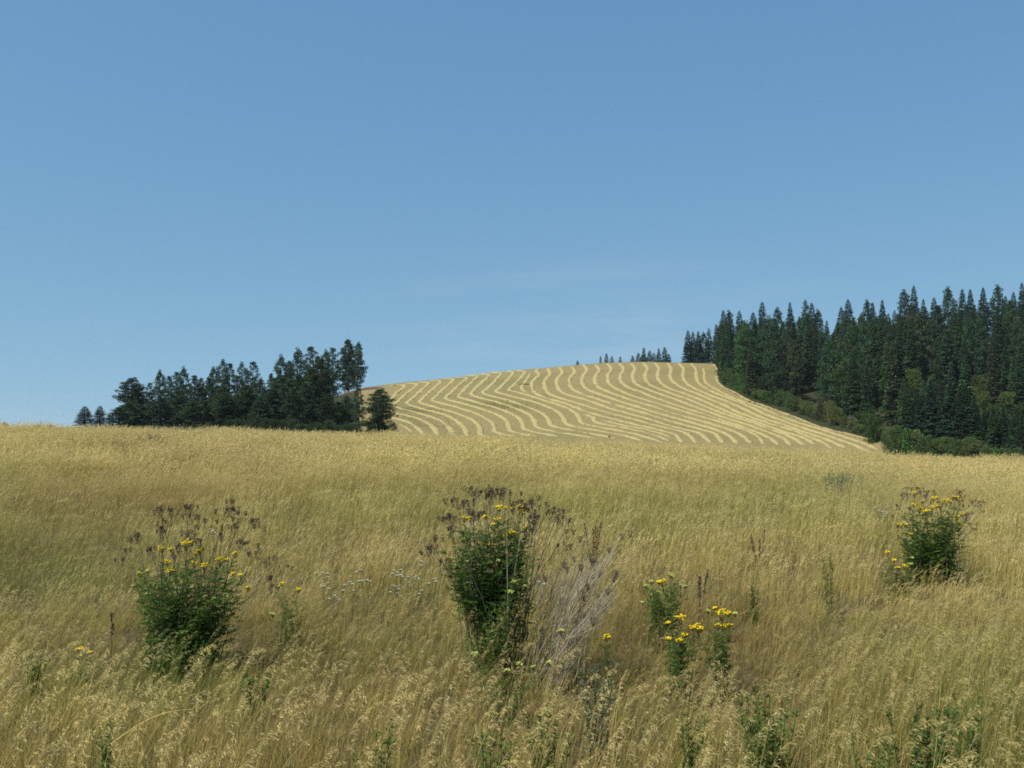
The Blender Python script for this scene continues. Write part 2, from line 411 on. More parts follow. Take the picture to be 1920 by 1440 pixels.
# ------------------------------------------------------------------ windrows, traced and laid on the hill
TILE = {1: (680, 680), 2: (860, 680), 3: (1040, 670), 4: (1220, 670), 5: (1360, 700), 6: (1500, 710)}
ROWS = [
 [(1, '560,990 650,1030 750,1090 800,1140')],
 [(1, '400,880 460,900 620,940 770,985 880,1060 985,1150 1010,1200')],
 [(1, '430,385 640,365 690,390 650,430 560,490 500,560 430,640 380,690 380,750 450,800 640,850 760,880 950,930 1080,1000 1180,1090 1230,1190')],
 [(1, '700,345 860,345 890,370 830,420 740,490 640,580 560,650 520,690 560,730 640,760 780,790 980,850 1180,910 1320,980 1430,1080 1490,1190')],
 [(1, '900,320 1060,325 1080,350 1010,410 940,470 850,560 770,620 720,665 790,700 960,755 1160,810 1330,850 1480,920 1610,1010 1690,1110 1710,1210')],
 [(1, '1080,295 1260,295 1280,320 1200,390 1110,470 1010,560 950,620 930,645 1000,680 1160,725 1400,790 1620,860'), (2, '189,920 270,970 350,1070 360,1180 480,1205')],
 [(1, '1300,270 1470,270 1480,290 1400,370 1300,460 1200,550 1150,600 1160,630 1300,670 1500,720'), (2, '180,795 300,840 440,910 540,980 590,1060 590,1130 680,1165 820,1195 930,1215')],
 [(1, '1500,245 1690,245 1700,265 1600,350 1480,460 1400,530 1360,580 1400,610 1560,650 1740,700'), (2, '330,745 480,795 620,850 740,910 800,980 830,1060 840,1110 940,1150 1120,1185 1290,1215')],
 [(2, '130,215 310,215 300,240 230,310 130,400 50,490 0,550 30,575 160,610 320,660 480,705 640,750 800,810 930,870 1010,930 1050,1010 1070,1080 1150,1120 1300,1150 1480,1185 1640,1210')],
 [(2, '330,190 490,195 500,210 420,290 330,370 250,460 205,520 290,560 460,605 650,655 800,705 940,755 1080,810 1180,870 1240,950 1280,1050 1340,1080 1520,1120 1700,1155'), (3, '330,1270 560,1310 690,1330')],
 [(2, '530,165 680,170 690,190 620,270 540,360 450,440 400,490 480,530 660,580 830,625 1000,680 1150,735 1280,785 1400,850 1470,930 1510,1020 1560,1050 1700,1080'), (3, '350,1205 700,1270 900,1310 1000,1330')],
 [(2, '730,150 870,150 895,170 830,250 750,340 670,420 610,470 700,505 900,560 1100,610 1260,650 1420,710 1560,770'), (3, '100,930 150,1010 190,1090 230,1115 350,1140 700,1200 950,1245 1200,1300 1350,1345 1450,1380')],
 [(2, '900,135 1080,145 1060,200 1000,270 920,350 850,420 820,450 900,470 1060,510 1250,570 1430,630 1600,680'), (3, '209,832 310,890 380,950 420,1040 470,1090 620,1130 900,1175 1200,1230 1430,1290 1700,1370 1790,1395')],
 [(2, '1180,180 1120,270 1070,340 1030,400 1050,450 1110,480')],
 [(3, '480,930 580,965 650,1000 640,1040 720,1080 950,1125 1270,1185 1500,1230 1700,1290 1880,1375')],
 [(3, '780,1030 900,1060 1200,1130 1500,1175'), (4, '0,1205 200,1260 340,1310')],
 [(2, '1320,95 1270,135 1320,200 1260,260 1200,330 1200,400 1230,470 1300,530 1430,580 1600,630'), (3, '150,745 350,825 560,905 920,1000 1250,1085 1560,1155'), (4, '200,1210 390,1255 450,1310 510,1400')],
 [(2, '1460,90 1500,190 1440,250 1400,320 1420,420 1460,490 1540,540'), (3, '0,640 200,700 450,775 700,855 1000,940 1300,1020 1600,1100'), (4, '349,1180 520,1215 620,1265 690,1330 740,1400')],
 [(3, '80,160 130,250 60,330 35,400 60,500 130,580 300,640 560,710 850,820 1270,940 1520,1010'), (4, '200,1085 420,1150 640,1200 800,1245 900,1320 970,1400')],
 [(3, '280,150 330,240 260,320 240,390 265,480 340,550 500,620 750,700 1000,780 1350,880 1560,945'), (4, '330,1050 600,1120 850,1190 1030,1240 1110,1310 1180,1400')],
 [(3, '470,120 530,210 470,300 450,390 480,470 560,540 720,600 950,680 1250,780 1560,875'), (4, '330,975 700,1080 950,1150 1200,1240 1320,1310 1410,1410')],
 [(3, '670,120 730,210 670,310 660,390 700,470 790,530 1000,610 1250,700 1560,790'), (4, '340,905 700,1010 1050,1110 1300,1190 1500,1280 1640,1410')],
 [(3, '860,100 930,190 870,300 880,400 940,470 1080,550 1300,640 1550,715'), (4, '340,825 650,920 1000,1020 1300,1110 1600,1210 1760,1300 1850,1420')],
 [(3, '1060,100 1130,190 1080,300 1080,370 1130,440 1240,510 1420,570'), (4, '0,640 340,755 650,860 1000,970'), (5, '0,785 200,850 400,920 580,990 720,1060 800,1110 860,1170')],
 [(3, '1250,100 1320,180 1280,280 1290,370 1340,440 1500,520'), (4, '120,590 350,670 700,800 1000,910'), (5, '0,730 200,790 420,860 700,965 930,1050 1010,1110 1070,1180')],
 [(3, '1450,90 1520,180 1490,280 1490,350 1550,440'), (4, '120,510 349,595 700,720 1000,850'), (5, '0,670 250,750 500,825 750,920 950,990 1130,1070 1270,1170')],
 [(4, '70,90 140,180 115,280 135,370 210,450 330,520 600,610 900,730 1060,800'), (5, '0,612 200,695 450,775 720,870 960,960 1200,1030 1350,1090 1450,1160')],
 [(4, '280,100 340,190 320,280 340,360 420,440 560,520 800,610 1050,720'), (5, '0,525 200,635 420,715 560,770 800,850 1100,930 1300,1010 1500,1090 1640,1160 1760,1240')],
 [(4, '470,100 540,190 530,290 560,380 650,470 850,570 1100,670'), (5, '0,450 250,560 500,680 750,780 1000,850'), (6, '0,850 300,950 520,1030 640,1090 740,1130')],
 [(4, '660,100 740,190 750,290 770,390 850,470 1050,580'), (5, '0,385 250,480 450,570 700,690 900,760'), (6, '0,790 280,880 500,950 700,1020 900,1090 1000,1140 1150,1200')],
 [(4, '860,180 880,250 880,330 920,430 1050,510'), (5, '0,340 200,430 400,500 600,570 800,660 950,720'), (6, '0,730 280,810 560,900 800,980 1000,1040 1180,1120 1300,1170')],
 [(4, '1030,110 1085,210 1075,320 1105,410'), (5, '0,240 150,310 400,450 700,550 900,630'), (6, '0,660 250,760 500,840 860,920 1150,1000 1340,1045')],
]
def row_pixels(parts):
    out = []
    for t, s in parts:
        ox, oy = TILE[t]
        for w in s.split():
            a, b = w.split(',')
            out.append((ox + float(a) / 8.727, oy + float(b) / 8.727))
    return np.array(out)

def catmull(p, n=8):
    p = np.concatenate([[2 * p[0] - p[1]], p, [2 * p[-1] - p[-2]]])
    out = []
    for k in range(1, len(p) - 2):
        for t in np.linspace(0, 1, n, endpoint=False):
            out.append(0.5 * (2 * p[k] + (p[k + 1] - p[k - 1]) * t + (2 * p[k - 1] - 5 * p[k] + 4 * p[k + 1] - p[k + 2]) * t**2
                              + (-p[k - 1] + 3 * p[k] - 3 * p[k + 1] + p[k + 2]) * t**3))
    out.append(p[-2])
    return np.array(out)

def resample(p, step):
    s = np.concatenate([[0], np.cumsum(np.linalg.norm(np.diff(p, axis=0), axis=1))])
    n = max(3, int(s[-1] / step))
    t = np.linspace(0, s[-1], n)
    return np.stack([np.interp(t, s, p[:, k]) for k in range(p.shape[1])], 1)

ORD = ['first', 'second', 'third', 'fourth', 'fifth', 'sixth', 'seventh', 'eighth', 'ninth', 'tenth', 'eleventh', 'twelfth', 'thirteenth',
       'fourteenth', 'fifteenth', 'sixteenth', 'seventeenth', 'eighteenth', 'nineteenth', 'twentieth', 'twenty-first', 'twenty-second',
       'twenty-third', 'twenty-fourth', 'twenty-fifth', 'twenty-sixth', 'twenty-seventh', 'twenty-eighth', 'twenty-ninth', 'thirtieth',
       'thirty-first', 'thirty-second', 'thirty-third', 'thirty-fourth', 'thirty-fifth', 'thirty-sixth']
SPECIAL = {0: 'short faint straw windrow beside the round pine at the foot of the hill',
           1: 'short straw windrow curving out from behind the round pine, second one up',
           13: 'short hooked straw windrow high on the hill that stops beside the dark stick',
           14: 'straw windrow low on the hill that begins with a small kink',
           15: 'short straight straw windrow low on the hill, just above the kinked one',
           31: 'thin straw windrow along the edge of the forest shrubs'}
n_full = [k for k in range(len(ROWS)) if k not in SPECIAL]
for k, parts in enumerate(ROWS):
    px = catmull(row_pixels(parts), 7)
    P = np.array([hit(*p) for p in px])[:, :2]
    P = resample(P, 0.8)
    for _ in range(4):
        P[1:-1] = 0.25 * P[:-2] + 0.5 * P[1:-1] + 0.25 * P[2:]
    P = resample(P, 0.8)
    n = len(P)
    tg = norm(np.gradient(P, axis=0)); sd_ = np.stack([-tg[:, 1], tg[:, 0]], 1)
    thin = 0.55 if k in (0, 31) else (0.8 if k in (15, 30, 13) else 1.0)
    w = (0.66 + 0.11 * smooth_noise(np.arange(n) * 0.8, k * 7.1 + 0 * P[:, 0], 3.0, 11) + 0.11 * rng.normal(size=n)) * thin
    hgt = (0.20 + 0.08 * smooth_noise(np.arange(n) * 0.8, k * 3.3 + 0 * P[:, 0], 4.0, 12) + 0.04 * rng.normal(size=n)) * (thin * 0.7 + 0.3)
    gap = 1 - 0.75 * np.clip((smooth_noise(np.arange(n) * 0.8, k * 9.7 + 0 * P[:, 0], 7.0, 15) - 0.55) * 4, 0, 1)
    hgt = hgt * gap; w = w * (0.4 + 0.6 * gap)
    endf = np.clip(np.minimum(np.arange(n), np.arange(n)[::-1]) / 3.0, 0.15, 1)
    w = w * (0.4 + 0.6 * endf); hgt = hgt * endf
    prof = [(-1.0, -0.25), (-0.82, 0.45), (-0.48, 1.0), (0.0, 0.62), (0.48, 1.0), (0.82, 0.45), (1.0, -0.25)]
    V = np.zeros((n, len(prof), 3))
    for j, (a, b) in enumerate(prof):
        xy = P + sd_ * (w * a + 0.10 * rng.normal(size=n))[:, None]
        V[:, j, :2] = xy
        V[:, j, 2] = H(xy[:, 0], xy[:, 1]) + hgt * b * (1 + 0.2 * rng.normal(size=n) * (b > 0))
    i = np.arange(n - 1)[:, None] * 7; j = np.arange(6)[None]
    Qd = np.stack([i + j, i + j + 1, i + 8 + j, i + 7 + j], -1).reshape(-1, 4)
    org = V[n // 2, 3].copy()
    mb = MB(); mb.add(V.reshape(-1, 3) - org, quads=Qd)
    o = mb.build('windrow', M_straw, loc=org)
    if k in SPECIAL:
        lab = SPECIAL[k]
    elif k < 13:
        lab = f'bent straw windrow crossing the upper left slope, {ORD[n_full.index(k)]} from the round pine'
    else:
        lab = f'straw windrow running over the hilltop, {ORD[len(n_full) - 1 - n_full.index(k)]} in from the forest'
    tag(o, lab, 'windrow', 'straw windrows on the mown hill')

# green regrowth between the rows: low tufts scattered on two patches of the hill
mb = MB()
for (ax, ay, bx, by, wd, cnt) in ((770, 766, 840, 778, 7, 1500), (905, 757, 985, 768, 6, 1500), (735, 776, 800, 800, 9, 1000), (790, 795, 880, 815, 10, 800), (1150, 780, 1240, 792, 5, 500)):
    for _ in range(14):
        t = random.random(); c = hit(ax + (bx - ax) * t, ay + (by - ay) * t + random.gauss(0, wd * 0.5))
        m_ = cnt // 14
        q = c[:2] + rng.normal(size=(m_, 2)) * [4.0, 3.0]
        b_ = np.stack([q[:, 0], q[:, 1], H(q[:, 0], q[:, 1]) - 0.01], 1)
        d = rng.normal(size=(m_, 3)) * [0.6, 0.6, 0.2] + [0, 0, 0.8]
        leaves(mb, b_, d, rng.uniform(0.12, 0.3, m_), rng.uniform(0.06, 0.14, m_))
tag(mb.build('field_weeds', M_regrow), 'thin green regrowth between the straw rows on the hill', 'weeds', kind='stuff')

# ------------------------------------------------------------------ conifers
def make_fir(seed, Hh=22.0, Rr=3.0, ragged=0.25, taper=0.8):
    g = np.random.default_rng(seed)
    tr, cr = MB(), MB()
    zz = np.linspace(0, Hh * 0.97, 9)
    bend = np.stack([0.12 * np.sin(zz / Hh * 3 + seed), 0.12 * np.cos(zz / Hh * 2.3 + seed)], 1)
    tube(tr, np.column_stack([bend, zz]), 0.34 * (1 - zz / Hh * 0.95), 7)
    z = Hh * g.uniform(0.03, 0.09)
    C, D, L, W = [], [], [], []
    while z < Hh * 0.985:
        t = z / Hh
        prof = (1 - t) ** taper * min(1.0, 0.6 + t * 3.2); lf = 0.42 + 0.58 * min(1.0, (1 - t) * 3.0)
        nb = g.integers(7, 10)
        a0 = g.uniform(0, 6.28)
        for b in range(nb):
            if g.random() < ragged * 0.35: continue
            an = a0 + b * 6.283 / nb + g.normal(0, 0.25)
            ln = Rr * prof * g.uniform(1 - ragged * 1.4, 1.15) + 0.05
            dirv = np.array([math.cos(an), math.sin(an), g.uniform(-0.38, -0.02) + 0.5 * max(0, t - 0.75)])
            side = np.array([-math.sin(an), math.cos(an), 0])
            m = int(8 + ln * 13)
            s = np.sqrt(g.uniform(0.02, 1, m))
            spread = (0.12 + 0.42 * ln * np.sin(np.clip(s, 0, 1) * 2.6)) * g.uniform(-1, 1, m) * 0.62
            p = np.array([0, 0, z]) + dirv * (s * ln)[:, None] + side * spread[:, None]
            p[:, 2] += -0.10 * (s * ln) ** 1.5 * 0.35 - 0.25 * np.abs(spread) + g.normal(0, 0.08, m)
            d = dirv[None] * 1.0 + side[None] * (np.sign(spread) * g.uniform(0.1, 1.0, m))[:, None] + g.normal(0, 0.22, (m, 3)) + [0, 0, -0.12]
            C.append(p); D.append(d)
            L.append(g.uniform(0.38, 0.8, m) * lf); W.append(g.uniform(0.2, 0.4, m) * lf)
        z += Hh * g.uniform(0.019, 0.031) * (1.1 - 0.55 * t)
    # leader
    m = 24
    zl = g.uniform(Hh * 0.94, Hh * 1.0, m)
    C.append(np.column_stack([g.normal(0, 0.05, m), g.normal(0, 0.05, m), zl])); D.append(np.column_stack([g.normal(0, 0.6, (m, 2)), np.full(m, 1.0)]))
    L.append(g.uniform(0.25, 0.5, m)); W.append(g.uniform(0.1, 0.18, m))
    C, D = np.concatenate(C), np.concatenate(D)
    leaves(cr, C, D, np.concatenate(L), np.concatenate(W), roll=np.array([0, 0, 1.0]), bend=0.06)
    return tr.mesh('trunk', [M_bark]), cr.mesh('crown', [M_needles]), Hh, Rr

def make_pine(seed, Hh=18.0, Rr=2.8, low=0.12, dens=1.0, top=0.5):
    g = np.random.default_rng(seed)
    tr, cr = MB(), MB()
    zz = np.linspace(0, Hh * 0.96, 9)
    bend = np.stack([0.18 * np.sin(zz / Hh * 3 + seed), 0.18 * np.cos(zz / Hh * 2.3 + seed * 2)], 1)
    tube(tr, np.column_stack([bend, zz]), 0.30 * (1 - zz / Hh * 0.9), 7)
    C, D, L, W = [], [], [], []
    nl = int(70 * dens)
    for b in range(nl):
        t = low + (1 - low) * ((b + g.random()) / nl) ** 0.9
        prof = min(1.0, 0.6 + 1.4 * (t - low)) * (1 - max(0, (t - 0.45) / 0.55) ** (1.2 + top)) * 0.98 + 0.03
        an = b * 2.4 + g.normal(0, 0.5)
        ln = Rr * prof * g.uniform(0.5, 1.12)
        up = g.uniform(-0.15, 0.35) + 0.3 * max(0, t - 0.6)
        dirv = np.array([math.cos(an), math.sin(an), up])
        o = np.array([0.18 * math.sin(t * 3 + seed), 0.18 * math.cos(t * 2.3 + seed * 2), t * Hh])
        tip = o + dirv * ln
        tube(tr, [o, o + dirv * ln * 0.5 - [0, 0, 0.05], tip], [0.06, 0.045, 0.02], 4)
        for q in range(1 + int(ln > Rr * 0.5) + int(ln > Rr * 0.85)):
            c = o + dirv * ln * (1 - 0.36 * q) + g.normal(0, 0.15, 3)
            rr = g.uniform(0.5, 0.85) * (0.75 + 0.35 * prof)
            m = int(46 * rr / 0.6)
            v = norm(g.normal(size=(m, 3)))
            C.append(c + v * (rr * g.uniform(0.2, 0.75, m))[:, None] * [1, 1, 0.7])
            D.append(v + [0, 0, 0.35] + g.normal(0, 0.3, (m, 3)))
            L.append(g.uniform(0.3, 0.55, m)); W.append(g.uniform(0.13, 0.26, m))
    leaves(cr, np.concatenate(C), np.concatenate(D), np.concatenate(L), np.concatenate(W), bend=0.05)
    return tr.mesh('trunk', [M_bark]), cr.mesh('crown', [M_needles]), Hh, Rr

def make_broad(seed, Hh=8.0, Rr=3.0, lumps=16, per=210, low=0.15, leaf=0.3):
    g = np.random.default_rng(seed)
    tr, cr = MB(), MB()
    for s in range(4):
        an = g.uniform(0, 6.28); e = np.array([math.cos(an) * Rr * 0.45, math.sin(an) * Rr * 0.45, Hh * 0.65])
        b0 = np.array([math.cos(an), math.sin(an), 0]) * 0.12
        tube(tr, [b0 + [0, 0, -0.1], b0 * 1.5 + e * [0.25, 0.25, 0.45], e], [0.1 * Hh / 8, 0.07 * Hh / 8, 0.03 * Hh / 8], 5)
    C, D, L, W = [], [], [], []
    for l in range(lumps):
        t = g.uniform(low, 0.9) if l else 0.88
        an = g.uniform(0, 6.28); r = Rr * 0.75 * math.sqrt(g.random()) * math.sqrt(max(0.05, 1 - ((t - 0.35) / 0.68) ** 2))
        c = np.array([math.cos(an) * r, math.sin(an) * r, t * Hh])
        rr = Rr * g.uniform(0.26, 0.44)
        v = norm(g.normal(size=(per, 3)))
        p = c + v * (rr * g.uniform(0.45, 1.05, per))[:, None] * [1, 1, 0.85]
        p[:, 2] = np.maximum(p[:, 2], 0.08)
        C.append(p); D.append(v + g.normal(0, 0.6, (per, 3)))
        L.append(g.uniform(0.6, 1.2, per) * leaf); W.append(g.uniform(0.4, 0.8, per) * leaf)
    leaves(cr, np.concatenate(C), np.concatenate(D), np.concatenate(L), np.concatenate(W), bend=0.08)
    return tr.mesh('stem', [M_bark]), cr.mesh('foliage', [M_shrubleaf]), Hh, Rr

FIRS = [make_fir(100 + k, 22, 3.1, rg, tp) for k, (rg, tp) in enumerate(((0.3, 0.62), (0.4, 0.78), (0.35, 0.7), (0.55, 0.66), (0.3, 0.84), (0.48, 0.58)))]
PINES = [make_pine(200 + k, 18, 2.9, lw, dn, tp) for k, (lw, dn, tp) in enumerate(((0.1, 1.1, 0.3), (0.16, 0.95, 0.9), (0.2, 0.75, 0.6), (0.06, 1.3, 0.8), (0.28, 0.7, 0.9), (0.12, 1.0, 0.1), (0.03, 1.7, 2.0), (0.06, 1.9, 1.2)))]
SHRUBS = [make_broad(300 + k, 4.0, 2.4, 15, 190, 0.1, 0.24) for k in range(5)]
BROADS = [make_broad(400 + k, 9.0, 3.2, 22, 210, 0.2, 0.32) for k in range(3)]
first_use = {}
def plant(kind, var, base, h, r, colr, label, cat, group, rot=None, parts=('trunk', 'crown')):
    tm, cm, Hh, Rr = var
    root = empty(kind, base)
    root.scale = (r / Rr, r / Rr, h / Hh)
    root.rotation_euler.z = random.uniform(0, 6.28) if rot is None else rot
    tag(root, label, cat, group)
    for nm, me in zip(parts, (tm, cm)):
        c = bpy.data.objects.new(nm, me); COL.objects.link(c); c.parent = root
        c.color = rgba(colr)
    return root

def vary(c, a=0.18):
    k = random.uniform(1 - a, 1 + a)
    return tuple(max(0.004, v * k * random.uniform(1 - a * 0.4, 1 + a * 0.4)) for v in c)
C_FIR = (0.056, 0.104, 0.054)
C_PINE = (0.056, 0.092, 0.042)

def stand(px, ytop, Y):
    """base point and height of a tree at depth Y whose tip is seen at (px, ytop)"""
    u, w = ray(px, ytop)
    zb = float(H(u * Y, Y)); zt = CAM[2] + w * Y
    return (u * Y, Y, zb - 0.15), zt - zb

# left grove: px, tip y, width px, depth, kind, label
GROVE = [
 (159.6, 761, 27, 262, 'f0', 'small bushy cone shaped conifer standing alone at the far left end of the grove'),
 (187.8, 760, 23, 262, 'f5', 'small bushy conifer, second from the far left end of the grove'),
 (206, 779, 12, 268, 'p5', 'tiny young pine peeping over the grass between two small grove trees'),
 (246, 710, 44, 250, 'p6', 'broad dense pine at the left of the main grove, beside a gap of sky'),
 (261, 727, 20, 254, 'p1', 'slim pine leaning on the right flank of the broad left pine'),
 (281, 718, 16, 258, 'p2', 'thin open pine with sky on both sides in the left of the grove'),
 (300.6, 697, 24, 252, 'p1', 'pointed pine right after the thin open one in the grove'),
 (317, 706, 22, 247, 'p5', 'blunt topped pine between two pointed pines of the left grove'),
 (332, 698, 15, 259, 'p2', 'thin pine with a narrow tip near the middle left of the grove'),
 (344, 691, 22, 252, 'p1', 'dark pointed pine standing tallest in the left half of the grove'),
 (365, 705, 27, 247, 'p0', 'wide pine with a flat ragged top left of the grove middle'),
 (378, 709, 18, 255, 'p5', 'short pine tucked behind the wide flat topped pine'),
 (391, 709, 22, 249, 'p0', 'rounded pine left of the tall middle pines of the grove'),
 (401, 691, 17, 258, 'p1', 'slim pine touching the left side of the tall middle pine'),
 (417, 677, 28, 252, 'p4', 'tall broad pine in the middle of the grove with sky below its crown'),
 (432, 682, 17, 258, 'p2', 'slim pine touching the right side of the tall middle pine'),
 (454, 682, 19, 252, 'p4', 'pine with an airy top and bare trunk in mid grove'),
 (475, 679, 15, 256, 'p2', 'narrow pine with a spire tip right of the airy one'),
 (488, 710, 24, 246, 'p3', 'low dense pine filling the gap under the narrow spire pine'),
 (509, 701, 15, 256, 'p5', 'short pine at the left foot of the high part of the grove'),
 (527, 669, 20, 252, 'p1', 'cone shaped pine at the left shoulder of the high part of the grove'),
 (543, 678, 17, 256, 'p5', 'short topped pine squeezed between two tall pines of the grove'),
 (558, 657, 23, 247, 'p3', 'dense dark round topped pine in the high part of the grove'),
 (582, 651, 21, 258, 'p2', 'airy light topped pine rising above the high part of the grove'),
 (596, 669, 18, 262, 'p5', 'small topped pine between the airy pine and the greener one'),
 (610, 660, 19, 262, 'p1', 'dark blunt pine behind the greener rounded pine'),
 (625, 653, 14, 272, 'p2', 'thin see-through pine just left of the two tallest pines'),
 (653, 639, 31, 338, 'p7', 'tallest dense pine of the grove, left one of the tall pair'),
 (671, 644, 27, 335, 'p3', 'tall open ragged pine, right one of the tall pair beside the mown hill'),
 (601, 675, 40, 236, 'p0', 'greener rounded pine in front of the high part of the grove'),
 (672, 727, 23, 205, 'p2', 'slim ragged young pine just left of the round pine by the field'),
 (711, 731, 45, 196, 'p6', 'stout round dark pine standing apart at the right end of the grove'),
]
for (px, yt, wp, Y, kd, lab) in GROVE:
    b, h = stand(px, yt, Y)
    r = max(wp * 0.5 * Y / F * ({'p6': 1.2, 'p2': 1.25, 'p1': 1.3, 'p4': 1.35}.get(kd, 1.45) if Y < 330 else 1.15), h * 0.17)
    v = (FIRS if kd[0] == 'f' else PINES)[int(kd[1])]
    c = C_PINE if px not in (601,) else (0.04, 0.062, 0.022)
    plant('fir_tree' if kd[0] == 'f' else 'pine_tree', v, b, h * 1.01, r, vary(c, 0.12), lab, 'tree', 'pines of the left grove')
front = [(224, 764), (243, 752), (262, 757), (283, 752), (303, 744), (322, 750), (341, 741), (360, 747), (382, 744), (402, 739), (424, 735), (446, 741), (468, 735), (490, 741), (511, 730),
         (532, 722), (551, 728), (571, 716), (590, 727), (611, 742), (634, 752), (649, 741), (529, 705), (560, 700), (584, 693), (500, 745), (462, 722), (415, 722)]
for k, (px, yt) in enumerate(front):
    Y = 214 + (k * 7) % 22 if yt > 712 else 236
    b, h = stand(px, yt + random.uniform(-2, 2), Y)
    r = random.uniform(20, 27) * Y / F
    c = vary((0.036, 0.06, 0.024), 0.2) if px in (611, 634, 590) else vary(C_PINE, 0.18)
    plant('pine_tree', PINES[(0, 3, 6, 3)[k % 4]], b, h, r, c, 'low dense pine in the dark front row of the left grove', 'tree', 'front row pines of the left grove')

# ---- the forest on the right
SKYLINE = [
 (1290, 619, 20, 428), (1299, 621, 16, 440), (1309, 620, 22, 426), (1318, 625, 16, 436), (1329, 614, 16, 432),
 (1343, 607, 20, 418), (1356, 581, 27, 410), (1367, 585, 20, 418), (1386, 582, 25, 412), (1412, 585, 20, 420), (1429, 565, 25, 402), (1459, 579, 19, 416), (1481, 566, 25, 406),
 (1510, 560, 28, 398), (1522, 567, 20, 412), (1533, 583, 18, 420), (1550, 600, 16, 426), (1577, 575, 22, 412), (1590, 561, 30, 396), (1626, 565, 20, 398), (1636, 566, 17, 404),
 (1654, 561, 22, 396), (1677, 580, 20, 400), (1697, 546, 22, 388), (1713, 535, 27, 380), (1731, 560, 20, 392), (1751, 557, 24, 388), (1777, 540, 25, 376), (1804, 541, 22, 378),
 (1819, 541, 18, 384), (1843, 538, 30, 372), (1871, 537, 25, 370), (1885, 554, 18, 380), (1900, 547, 17, 378), (1916, 529, 25, 366), (1945, 538, 25, 368), (1975, 532, 25, 368), (2005, 536, 25, 368),
]
for k, (px, yt, wp, Y) in enumerate(SKYLINE):
    b, h = stand(px, yt, Y)
    if k < 5:
        lab = f'dark fir of the clump on the crest beside the forest, {ORD[k]} from the left'
    else:
        lab = f'tall pointed fir whose tip breaks the forest skyline, {ORD[k - 5]} from the crest clump'
    v = FIRS[(k * 5 + k // 3) % 6] if k % 4 != 3 else PINES[(1, 3)[k % 2]]
    nm = 'fir_tree' if k % 4 != 3 else 'pine_tree'
    plant(nm, v, b, h, max(wp * 0.5 * Y / F * 1.3, h * random.uniform(0.14, 0.18)), vary(C_FIR, 0.18), lab, 'tree', 'firs along the forest skyline')
# small far trees on the other side of the crest
FAR = [(1083, 676, 9), (1126, 667, 11), (1137, 662, 13), (1147, 666, 12), (1163, 668, 12), (1186, 666, 12), (1197, 661, 13), (1207, 651, 15), (1218, 657, 15), (1226, 660, 14), (1235, 652, 13), (1246, 650, 14), (1254, 663, 10)]
for k, (px, yt, wp) in enumerate(FAR):
    Y = 505 + (k * 37) % 40
    b, h = stand(px, yt, Y)
    lab = ('single tiny fir tip showing over the bare crest of the hill' if k == 0 else
           f'small fir in the little left clump behind the hill crest, {ORD[k - 1]} along' if k < 4 else
           'lone small fir between the two clumps behind the hill crest' if k == 4 else
           f'small fir in the wider clump behind the hill crest, {ORD[k - 5]} along')
    plant('fir_tree', FIRS[k % 6], b, h, max(3.4, wp * 0.5 * Y / F * 2.3), vary(C_FIR, 0.1), lab, 'tree', 'small firs behind the crest')
for px, yt in ((9, 791), (72, 795), (96, 797)):
    Y = 300
    b, h = stand(px, yt, Y)
    plant('pine_tree', PINES[0], b, max(h, 1.5), 1.4, vary(C_PINE), 'distant treetop barely showing over the meadow grass at the far left', 'tree', 'distant treetops over the meadow')

# yellow green broadleaf trees glimpsed inside the forest
GLIMPSE = [(1712, 690, 34, 265, (0.11, 0.16, 0.04), 'yellow green broadleaf tree glimpsed in a gap of the dark forest, upper one'),
           (1838, 700, 44, 255, (0.09, 0.12, 0.035), 'pale green broadleaf tree in the forest gap near its right end'),
           (1846, 731, 36, 236, (0.12, 0.155, 0.04), 'yellow leaved small tree below the pale green one in the forest gap'),
           (1886, 733, 40, 236, (0.12, 0.16, 0.045), 'yellow green small tree at the right of the forest gap'),
           (1915, 750, 44, 224, (0.055, 0.085, 0.03), 'mid green rounded tree low at the right of the forest gap'),
           (1630, 768, 40, 244, (0.05, 0.10, 0.025), 'fresh green round tree at the forest foot above the pale shrub'),
           (1505, 742, 26, 300, (0.07, 0.065, 0.03), 'brownish thin tree at the forest front near the middle of the slope')]
GX = []
for k, (px, yt, wp, Y, c, lab) in enumerate(GLIMPSE):
    b, h = stand(px, yt, Y)
    h = max(h, 4.0)
    plant('broadleaf_tree', BROADS[k % 3] if k != 5 else SHRUBS[2], b, h, wp * 0.5 * Y / F * 1.1, c, lab, 'tree', 'broadleaf trees in the forest')
    GX.append((px, yt, wp, Y))
